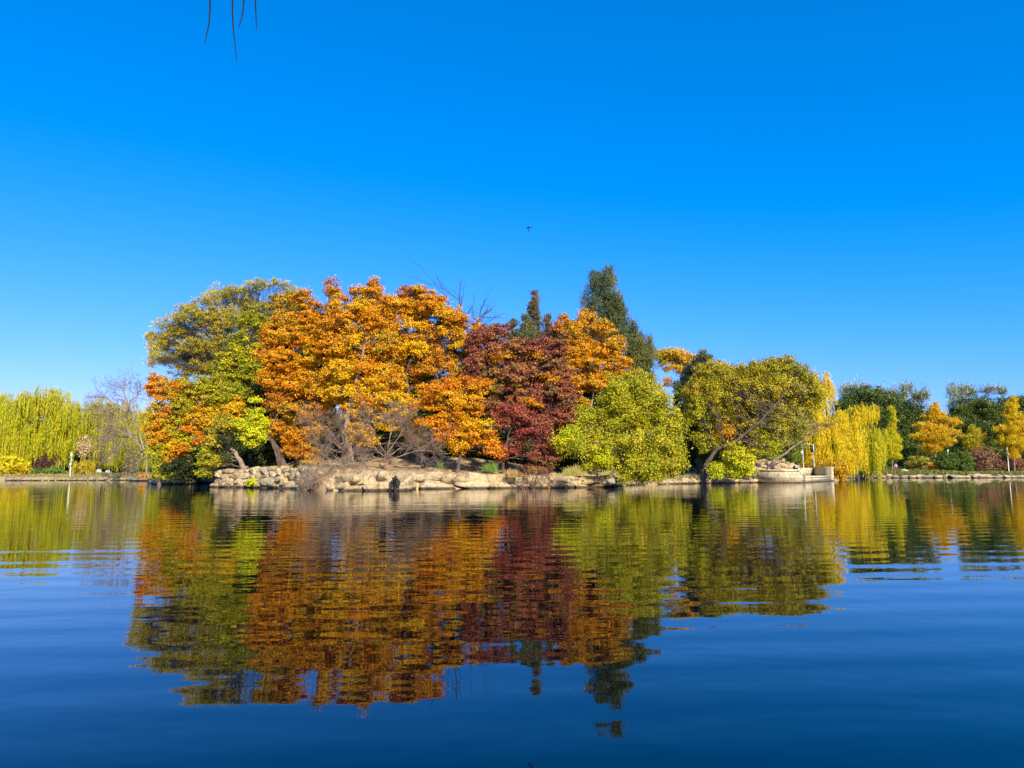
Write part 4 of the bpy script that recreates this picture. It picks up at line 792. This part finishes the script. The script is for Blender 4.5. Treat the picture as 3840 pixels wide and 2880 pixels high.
# standing person on the right shore
p = P(3361, 1770, 143); z0 = max(gz(p[0], p[1]), P(3361, 1771, 143)[2])
r = empty('person', (p[0], p[1], z0), 'person in a pale top and red trousers standing on the right bank by the water', 'person')
HK = 1.06
V = [(0, 0, .95, .13, .11), (0, 0, 1.15, .12, .10), (0, -.01, 1.38, .15, .10), (0, 0, 1.50, .055), (0, -.01, 1.60, .075), (0, -.015, 1.68, .085, .095), (0, 0, 1.76, .06),
     (-.17, 0, 1.42, .055), (-.26, -.03, 1.16, .042), (-.20, -.2, .98, .030), (.17, 0, 1.42, .055), (.26, -.02, 1.16, .042), (.20, -.2, 1.0, .030),
     (-.09, 0, .88, .09), (-.11, -.02, .50, .06), (-.12, .02, .09, .04), (-.12, -.12, .04, .035), (.09, 0, .88, .09), (.12, -.08, .50, .06), (.13, .0, .09, .04), (.14, -.14, .04, .035)]
V = [(x * HK, y * HK, z * HK, *q) for x, y, z, *q in V]
Ed = [(0, 1), (1, 2), (2, 3), (3, 4), (4, 5), (5, 6), (2, 7), (7, 8), (8, 9), (2, 10), (10, 11), (11, 12), (0, 13), (13, 14), (14, 15), (15, 16), (0, 17), (17, 18), (18, 19), (19, 20)]
skinmesh('body', V, Ed, SKIN, r)
up = [tuple(V[i][:3]) + tuple(k * 1.16 for k in V[i][3:]) for i in (0, 1, 2, 7, 8, 9, 10, 11, 12)]
skinmesh('jacket', up, [(0, 1), (1, 2), (2, 3), (3, 4), (4, 5), (2, 6), (6, 7), (7, 8)], cloth('pale_jacket', (.72, .62, .62)), r)
lo = [tuple(V[i][:3]) + tuple(k * 1.2 for k in V[i][3:]) for i in (0, 13, 14, 15, 17, 18, 19)]
skinmesh('trousers', lo, [(0, 1), (1, 2), (2, 3), (0, 4), (4, 5), (5, 6)], cloth('red_cloth', (.55, .03, .05)), r)
def cap(name, c, rad, m, parent):
    Vi, Ti = ICO3; Vk = Vi.copy(); Vk = Vk * np.array([rad, rad * 1.15, rad * 1.1]) * (1 + .03 * snoise(Vi, .3, 3)[:, None]); Vk[:, 2] = np.maximum(Vk[:, 2], -rad * .35 + np.where(Vk[:, 1] < 0, rad * .5, 0))
    b_ = MB(); b_.tris(Vk + np.array(c) + np.array(parent.location), Ti); return b_.build(name, m, parent, smooth=True)
cap('hair', (0, .01, 1.72 * HK), .115, cloth('dark_hair', (.03, .022, .02)), r)
b = MB(); L0 = np.array(r.location)
for sx_ in (-1, 1):
    b = MB(); hand(b, L0 + np.array([sx_ * .20, -.2, .98]) * HK, (-sx_ * .2, -.6, -.5), None); b.build('hand', SKIN, r)
shoe_m = cloth('dark_shoe', (.04, .04, .05))
for sx_ in (-1, 1):
    b = MB(); b.tube([L0 + np.array([sx_ * .13, .07, .05]), L0 + np.array([sx_ * .13, 0, .06]), L0 + np.array([sx_ * .14, -.12, .045]), L0 + np.array([sx_ * .14, -.19, .035])], [.04, .05, .048, .03], 8); b.build('shoe', shoe_m, r)
# face
b = MB()
b.tube([L0 + np.array([0, -.09, 1.71]) * HK, L0 + np.array([0, -.118, 1.675]) * HK, L0 + np.array([0, -.10, 1.66]) * HK], [.008, .014, .01], 6); b.build('nose', SKIN, r)
b = MB()
for sx_ in (-.032, .032):
    b = MB(); b.tube([L0 + np.array([sx_ - .01, -.1, 1.71]) * HK, L0 + np.array([sx_ + .01, -.1, 1.71]) * HK], [.007, .007], 6); b.build('eye', DARKM, r)
b = MB(); b.tube([L0 + np.array([-.022, -.098, 1.63]) * HK, L0 + np.array([.022, -.098, 1.63]) * HK], [.006, .006], 6); b.build('mouth', cloth('lips', (.35, .12, .10)), r)

# seated person behind the terrace parapet, back to the lake
p = P(2984, 1757, 85); z0 = .92
r = empty('person', (p[0], p[1], z0), 'person in a dark jacket and pale blue hood sitting low behind the terrace parapet', 'person')
V = [(0, 0, .50, .15, .13), (0, .02, .68, .15, .12), (0, .05, .90, .17, .11), (0, .07, 1.02, .055), (0, .09, 1.10, .08), (0, .09, 1.18, .085), (0, .09, 1.25, .06),
     (-.18, .05, .93, .06), (-.27, .14, .68, .05), (-.14, .34, .62, .035), (.18, .05, .93, .06), (.27, .14, .68, .05), (.14, .34, .62, .035),
     (-.1, .1, .50, .09), (-.13, .48, .52, .07), (-.13, .46, .08, .045), (-.13, .6, .05, .035), (.1, .1, .50, .09), (.13, .48, .52, .07), (.13, .46, .08, .045), (.13, .6, .05, .035)]
skinmesh('body', V, Ed, SKIN, r)
up = [tuple(V[i][:3]) + tuple(k * 1.2 for k in V[i][3:]) for i in (0, 1, 2, 7, 8, 9, 10, 11, 12)]
skinmesh('jacket', up, [(0, 1), (1, 2), (2, 3), (3, 4), (4, 5), (2, 6), (6, 7), (7, 8)], cloth('navy_cloth', (.03, .035, .06)), r)
b = MB(); L0 = np.array(r.location); b.tube([L0 + np.array([0, -.12, .72]), L0 + np.array([0, -.10, .85]), L0 + np.array([0, -.06, .97]), L0 + np.array([0, 0, 1.04])], [.13, .15, .14, .07], 12); b.build('hood', cloth('pale_blue_cloth', (.45, .52, .72)), r, smooth=True)
lo = [tuple(V[i][:3]) + tuple(k * 1.2 for k in V[i][3:]) for i in (0, 13, 14, 15, 17, 18, 19)]
skinmesh('trousers', lo, [(0, 1), (1, 2), (2, 3), (0, 4), (4, 5), (5, 6)], cloth('grey_cloth', (.08, .08, .09)), r)
cap('hair', (0, .07, 1.20), .12, cloth('black_hair', (.02, .016, .015)), r)
b = MB()
for sx_ in (-1, 1):
    b = MB(); hand(b, L0 + np.array([sx_ * .14, .34, .62]), (-sx_ * .3, .5, -.3), None); b.build('hand', SKIN, r)
b = MB(); b.box((p[0], p[1] + .1, z0 + .05), (.9, .45, .75)); tag(b.build('stone_bench', STONE), 'low stone bench under the seated person inside the terrace', 'bench')

# bird
c = P(1981, 857, 46); r = empty('bird', c, 'small dark bird flying above the island', 'bird')
DB = noise_mat('bird_feathers', [(.012, .012, .016), (.03, .03, .04)], 20, .8)
b = MB(); b.tube([c + np.array([-.02, 0, .10]), c + np.array([-.015, -.02, .06]), c + np.array([-.01, -.02, .0]), c + np.array([.0, 0, -.07]), c + np.array([.02, .02, -.14])], [.012, .035, .042, .03, .008], 10); b.build('body', DB, r, smooth=True)
b = MB(); b.tube([c + np.array([.015, .01, -.10]), c + np.array([.03, .02, -.15]), c + np.array([.03, .02, -.19])], [.012, .022, .026], 6); b.build('tail', DB, r)
b = MB(); b.tube([c + np.array([-.03, 0, .10]), c + np.array([-.01, 0, .125]), c + np.array([.03, 0, .13]), c + np.array([.06, 0, .13])], [.012, .028, .022, .004], 8); b.build('head', DB, r, smooth=True)
for s_, L, dz in ((1, .20, -.01), (-1, .12, -.03)):
    b = MB(); q = c + np.array([0, 0, .06]); n = 6; V = []
    for i in range(n):
        t = i / (n - 1); ch = .075 * (1 - t) ** .6 + .012; x = s_ * (.02 + L * t); z = .02 * math.sin(t * 3) + dz * t
        V += [q + np.array([x, -ch, z]), q + np.array([x, ch, z - .01]), q + np.array([x, ch * .2, z + .012 * (1 - t) + .004])]
    Q = []
    for i in range(n - 1):
        for k in range(3): Q.append((i * 3 + k, i * 3 + (k + 1) % 3, i * 3 + 3 + (k + 1) % 3, i * 3 + 3 + k))
    b.quads(V, Q); b.build('wing', DB, r)

# willow over the camera: trunk on the near bank, bough overhead, four thin twigs reach into view
root = empty('overhanging_willow', (-4.5, -4.5, .4), 'bare drooping willow twigs hanging into the top of the view', 'tree')
b = MB(); rng = np.random.RandomState(8)
tk = np.array([(-4.5, -4.5, .3), (-4.3, -4.0, 2), (-3.9, -2.8, 3.8), (-3.0, -.5, 5.2), (-2.2, 2.0, 5.7), (-1.6, 4.2, 5.6)]); b.tube(tk, [.28, .24, .17, .11, .06, .02], 10); b.build('trunk', BARK, root, smooth=True)
for pts in ([(786, -260), (787, -60), (788, 30), (784, 90), (775, 130), (768, 166)], [(873, -280), (873, -60), (872, 40), (874, 100), (882, 165), (888, 230)], [(918, -200), (915, -60), (915, 0), (911, 45), (903, 80), (893, 104)], [(960, -240), (959, -80), (958, 0), (960, 50), (961, 80), (963, 112)]):
    q = np.array([P(a_, c_, 4.0) for a_, c_ in pts]); i = 4; st = tk[4] + rng.uniform(-.1, .1, 3)
    q = np.vstack([tk[4] * .6 + tk[5] * .4, q]); b = MB(); b.tube(q, np.linspace(.008, .0022, len(q)), 5); b.build('twig', TWIGN, root)

# ------------------------------------------------------------------ left shore
G_L = 'left shore trees'
def weep(label, trunk, lobes, Y, seed, pal=WILLOW, group=G_L, dens=300, **k):
    return tree('weeping_willow', label, trunk, lobes, pal, 'willow', group, Y=Y, seed=seed, style='weep', dens=dens, leaf=.055, clump=.55, tr=.3, twigs=.5, bark=BARK, **k)
weep('big yellow green weeping willow with two rounded tops on the left shore', [(228, 1775), (215, 1700), (200, 1600), (190, 1520)],
     [(105, 1488, 56, 32), (150, 1492, 60, 32), (210, 1488, 54, 32), (160, 1530, 80, 44), (70, 1530, 54, 50), (245, 1530, 44, 50), (110, 1600, 70, 60), (200, 1600, 70, 60), (140, 1680, 60, 60), (230, 1660, 34, 60), (60, 1640, 50, 60)], 112, 201, dens=360)
weep('weeping willow cut off by the left edge of the view', [(-40, 1775), (-30, 1650), (-10, 1540)], [(-10, 1500, 44, 34), (-60, 1520, 60, 50), (10, 1560, 44, 60), (-50, 1620, 80, 80), (20, 1660, 44, 60), (-150, 1560, 80, 90)], 118, 202, dens=420)
weep('lower green weeping willow behind the bare tree on the left', [(371, 1775), (372, 1690), (380, 1580)], [(310, 1540, 50, 34), (380, 1530, 60, 34), (450, 1550, 60, 44), (330, 1600, 60, 60), (410, 1620, 60, 70), (470, 1620, 50, 70), (520, 1560, 44, 44)], 122, 203, dens=420, paint=True, pal=WILLOW[2:] + GREENY)
weep('weeping willow with a white painted trunk beside the wooden shelter', [(406, 1775), (408, 1720), (440, 1640)], [(430, 1640, 54, 60), (500, 1640, 54, 70), (540, 1680, 50, 60), (460, 1700, 44, 40)], 116, 204, pal=GREENY + WILLOW[2:3], dens=300, paint=True)
tree('dark_tree', 'dark evergreen mass behind the slim lamp post on the left shore', [(290, 1775), (290, 1650)], [(280, 1660, 46, 60), (300, 1720, 60, 50), (230, 1700, 50, 50), (360, 1700, 60, 60), (440, 1730, 60, 44), (520, 1720, 60, 50), (150, 1720, 60, 44), (60, 1700, 70, 60)], DGREEN, 'tree', G_L, Y=130, seed=205, dens=160, leaf=.13, clump=.7)
weep('small mop headed weeping shrub beside the slim lamp post', [(312, 1783), (312, 1762), (312, 1745)], [(300, 1745, 20, 18), (325, 1746, 20, 18)], 103, 206, pal=OLIVE, group=None, dens=900)
bare('bare_tree', 'brown bare tree leaning left from the islet with drooping grey twigs', [(590, 1770, -4, 500, 1625, 0), (540, 1690, -2, 470, 1530, 1), (500, 1630, 0, 400, 1590, 0), (500, 1625, 0, 395, 1660, -1), (520, 1650, 0, 420, 1700, -1), (475, 1545, 0, 460, 1440, 1), (475, 1545, 0, 395, 1490, 0), (475, 1545, 0, 530, 1450, 0), (540, 1690, -1, 470, 1740, -1), (560, 1710, -2, 500, 1760, -1), (480, 1580, 0, 380, 1540, 1), (500, 1640, 0, 350, 1640, 1)],
     'tree', 98, seed=207, levels=4, kids=(4, 4, 4, 3), r0=.13, spread=.55, up=-.03, tip=.010, material=TWIG, group=G_L, leafcol=[(.6, .4, .25), (.7, .5, .3)], nleaf=1200, leaf=.07)
shrub('shrub', 'mound of bright yellow shrub at the left edge by the water', 45, 1795, 66, 80, [(.84, .66, .012), (.80, .72, .012), (.84, .58, .012)], 103, seed=208, leaf=.09, flat=.5)
shrub('shrub', 'dark purple shrub under the big left willow', 168, 1775, 34, 66, PURPLE, 110, seed=209, leaf=.07)
for i, (px, rx, h, lab) in enumerate([(134, 17, 30, 'small clipped round green bush, leftmost of three on the left bank'), (192, 24, 40, 'larger green bush in the middle of three on the left bank'), (230, 22, 22, 'low green bush at the foot of the big left willow')]):
    shrub('round_bush', lab, px, 1787, rx, h, BGREEN, 103, cat='bush', seed=210 + i, leaf=.06, clump=.3, dens=600)
shrub('shrub', 'peach tinted leafy shrub hanging left of the bare tree', 318, 1720, 20, 90, [(.8, .5, .25), (.85, .6, .3)], 112, seed=214, leaf=.08, dens=120, clump=.4)
rng = np.random.RandomState(77)
for i in range(34):
    px = 40 + i * 15.6 + rng.uniform(-4, 4); x = X(px, 99); y = float(far_line(x)) - .15
    big = px < 105 or px > 440
    boulder('edging_stone', ['flat tan edging stone in the straight row along the left shore', 'rough grey stone at either end of the left shore edging'][big], x, y, (rng.uniform(.7, 1.0) if not big else rng.uniform(.6, 1.4), .6, rng.uniform(.25, .36) if not big else rng.uniform(.4, .8)), 300 + i, ROCK if not big else ROCKG,
            ['straight edging stones of the left shore', 'rough stones of the left shore'][big], z=.02, sink=.3)

# ------------------------------------------------------------------ right shore
G_R = 'right shore trees'
weep('tall golden weeping willow arching behind the leaning willow at the island tip', [(3150, 1775), (3130, 1650), (3090, 1500), (3070, 1430)],
     [(3075, 1420, 30, 26), (3100, 1460, 24, 30), (3060, 1480, 40, 50), (3040, 1560, 50, 60), (3100, 1580, 50, 60), (3020, 1640, 50, 50), (3150, 1600, 44, 50), (3130, 1680, 60, 60), (3060, 1700, 60, 50), (3180, 1700, 44, 50)], 107, 220, pal=GWILLOW, group=G_R, dens=480)
weep('golden weeping willow with a high arching bough right of the island', [(3215, 1775), (3210, 1660), (3230, 1560)],
     [(3190, 1560, 44, 34), (3240, 1545, 34, 22), (3270, 1545, 26, 24), (3170, 1620, 44, 50), (3210, 1640, 30, 50), (3180, 1700, 50, 50)], 112, 221, pal=GWILLOW, group=G_R, dens=480)
weep('shorter yellow green weeping willow left of the narrow ginkgo', [(3240, 1775), (3250, 1700), (3260, 1640)], [(3250, 1620, 44, 26), (3300, 1635, 24, 26), (3230, 1670, 44, 44), (3270, 1680, 44, 50), (3240, 1710, 34, 40)], 136, 222, pal=GWILLOW[1:3] + WILLOW[:2], group=G_R, dens=480)
shrub('shrub', 'rusty orange shrub behind the stone terrace under the golden willow', 3070, 1775, 50, 60, OGOLD + OLIVE[:2], 103, seed=223, leaf=.07)
shrub('shrub', 'golden brown shrub at the water at the right foot of the terrace', 3130, 1800, 44, 75, OGOLD + GOLD[:1], 98, seed=224, leaf=.07)
for i, (lab, lobes) in enumerate([
    ('dark green tree with pale feathery tops left of the narrow yellow ginkgo', [(3200, 1490, 40, 34), (3260, 1480, 50, 34), (3330, 1500, 46, 34), (3170, 1540, 50, 44), (3270, 1550, 70, 50), (3370, 1560, 50, 50), (3250, 1640, 90, 60), (3350, 1650, 60, 60), (3400, 1690, 40, 60), (3180, 1620, 60, 60)]),
    ('dark green tree between the narrow and the round ginkgo', [(3420, 1530, 44, 30), (3450, 1570, 50, 44), (3410, 1620, 60, 60), (3470, 1660, 60, 60), (3430, 1720, 60, 40), (3520, 1700, 50, 50)]),
    ('large dark green tree right of the round ginkgo', [(3620, 1530, 50, 34), (3690, 1520, 54, 34), (3730, 1560, 50, 44), (3600, 1580, 60, 44), (3670, 1600, 80, 60), (3740, 1640, 60, 60), (3610, 1660, 60, 60), (3700, 1700, 80, 50)]),
    ('dark green tree cut off by the right edge of the view', [(3780, 1520, 50, 34), (3840, 1510, 50, 30), (3800, 1590, 70, 60), (3860, 1600, 80, 90), (3780, 1680, 60, 60), (3880, 1700, 90, 60), (3950, 1560, 80, 80)])]):
    cx = np.mean([l[0] for l in lobes]); tree('green_tree', lab, [(cx, 1775), (cx + 3, 1680), (cx, 1580)], lobes, SUMMER + DGREEN[:2], 'tree', G_R, Y=160 + i * 2, seed=230 + i, dens=200, leaf=.12, clump=.8, flat=.5, tr=.3, gap=.1)
for i, (lab, lobes) in enumerate([
    ('pale feathery poplar tops above the dark tree left of the narrow ginkgo', [(3165, 1470, 20, 26), (3200, 1455, 20, 22), (3240, 1450, 22, 16), (3300, 1470, 34, 20), (3350, 1480, 16, 30)]),
    ('slender pale poplar with sparse upright tips above the two ginkgos', [(3390, 1470, 18, 34), (3412, 1450, 12, 20), (3440, 1490, 26, 30), (3470, 1485, 16, 30), (3380, 1510, 20, 30)]),
    ('pale grey green poplar with wispy tops right of the round ginkgo', [(3570, 1470, 16, 26), (3605, 1460, 26, 22), (3640, 1470, 22, 24), (3590, 1500, 30, 26), (3720, 1460, 40, 14), (3760, 1470, 16, 16)])]):
    cx = lobes[1][0]; tree('poplar', lab, [(cx, 1775), (cx + 3, 1620), (cx, 1500)], lobes, PALE + SUMMER[2:3], 'poplar', G_R, Y=168 + i, seed=240 + i, style='wispy', dens=130, leaf=.11, clump=.4, flat=1.8, gap=.5, fill=.3, tr=.2, twigs=1.5)
def ginkgo(lab, px, top, bot, rx, Y, seed, pal, foot=1772, paint=False, prof=lambda f: .25 + 1.0 * math.sin(min(1, f * 1.25) * 2.1) ** 1.5 if f < .85 else .75):
    h = (bot - top) / 2
    r2 = np.random.RandomState(seed); H = bot - top; lb = []
    for k in range(16):
        f = (k + .5) / 16; wd = rx * prof(f); lb.append((px + r2.uniform(-.5, .5) * wd, top + H * f, max(8, wd * r2.uniform(.45, .7)), H * .075))
    return tree('ginkgo', lab, [(px, foot), (px, bot), (px, top + 20)], lb, pal, 'ginkgo', G_R, Y=Y, seed=seed, style='upright', dens=420, leaf=.075, clump=.3, flat=.9, tr=.16, bark=BARKL, paint=paint, depth=1, fill=.4)
ginkgo('narrow pointed yellow ginkgo with a white painted trunk behind the standing person', 3347, 1530, 1715, 48, 146, 250, [(.72, .66, .01), (.8, .62, .01), (.6, .6, .02)], paint=True, prof=lambda f: .2 + .25 * f if f < .4 else min(1.1, .35 + 1.6 * (f - .4)) if f < .9 else .8)
ginkgo('round golden orange ginkgo with a white painted trunk in the middle of the right shore', 3508, 1512, 1690, 70, 147, 251, [(.86, .54, .01), (.84, .46, .01), (.86, .60, .01)], paint=True)
ginkgo('small sparse yellow ginkgo between the round golden one and the pink shrub', 3655, 1600, 1690, 46, 150, 252, [(.6, .5, .02), (.5, .5, .02), (.7, .45, .01)])
ginkgo('tall golden ginkgo at the right edge of the view', 3803, 1492, 1712, 58, 146, 253, [(.86, .58, .01), (.85, .50, .01), (.84, .64, .01)])
for i, (lab, px, py, rx, h, pal, Y) in enumerate([
    ('dusty pink brown shrub with spreading stems on the right bank', 3680, 1760, 46, 80, PINKBR, 146), ('smaller pink brown shrub left of the right edge lamp post', 3750, 1762, 30, 60, PINKBR, 148),
    ('dark upright evergreen shrub, left one of the pair on the right bank', 3550, 1768, 34, 70, SUMMER[:2] + BGREEN[1:2], 145), ('dark upright evergreen shrub, right one of the pair on the right bank', 3615, 1772, 38, 72, SUMMER[:2] + BGREEN[1:2], 145),
    ('thin pale olive shrub on the right bank left of the little orange one', 3445, 1752, 36, 42, OLIVG + YGREEN[:1], 147), ('little orange shrub on the right bank', 3487, 1756, 14, 26, FLAME + ORANGE, 146),
    ('deep green bush left of the standing person', 3296, 1764, 22, 48, BGREEN + SUMMER[:1], 145), ('olive green bush beneath the short weeping willow', 3320, 1745, 40, 50, SUMMER, 150),
    ('green bush between the round ginkgo and the evergreens', 3480, 1740, 40, 50, SUMMER[:2], 154), ('brown low shrub at the far right of the bank', 3815, 1755, 34, 34, PINKBR + DRED[:1], 147)]):
    shrub('shrub', lab, px, py, rx, h, pal, Y, seed=260 + i, dens=260, leaf=.10, clump=.4)
boulder('boulder', 'pale flat boulder in the grass right of the standing person', X(3388, 146), 146, (1.9, 1.2, 1.1), 280, STONE)
rng = np.random.RandomState(99)
for i in range(62):
    px = 3150 + i * 12.3 + rng.uniform(-5, 5); row = i % 2; x = X(px, 138); y = float(far_line(x)) - .2 + row * .9
    s_ = rng.uniform(.8, 1.8)
    boulder('shore_rock', ['tan angular rock in the front row at the waterline of the right shore', 'tan angular rock in the upper row along the right shore'][row], x, y, (s_ * 1.35, s_ * .9, s_ * rng.uniform(.32, .55)), 400 + i, ROCK if rng.uniform() < .7 else ROCKG,
            ['front row of right shore rocks', 'upper row of right shore rocks'][row], z=.0 + row * .22, sink=.25, rz=rng.uniform(-.4, .4))

# far woods that close the view behind everything
rng = np.random.RandomState(123)
for i in range(22):
    px = -500 + i * 230; Y = 190 + rng.uniform(-6, 14); top = 1560 + rng.uniform(-25, 30) + (20 if px < 600 else -20)
    tree('distant_tree', 'dark green tree in the row far behind the lake', [(px, 1775), (px, 1680), (px, top + 60)], [(px + rng.uniform(-40, 40), top + 40, 70, 40), (px - 70, top + 80, 80, 60), (px + 70, top + 80, 80, 60), (px, 1690, 130, 60), (px - 60, 1740, 90, 34), (px + 60, 1740, 90, 34)], DGREEN + SUMMER[:2], 'tree', 'dark trees far behind the lake', Y=Y, seed=500 + i, dens=45, leaf=.28, clump=1.3, tr=.35, twigs=.4)
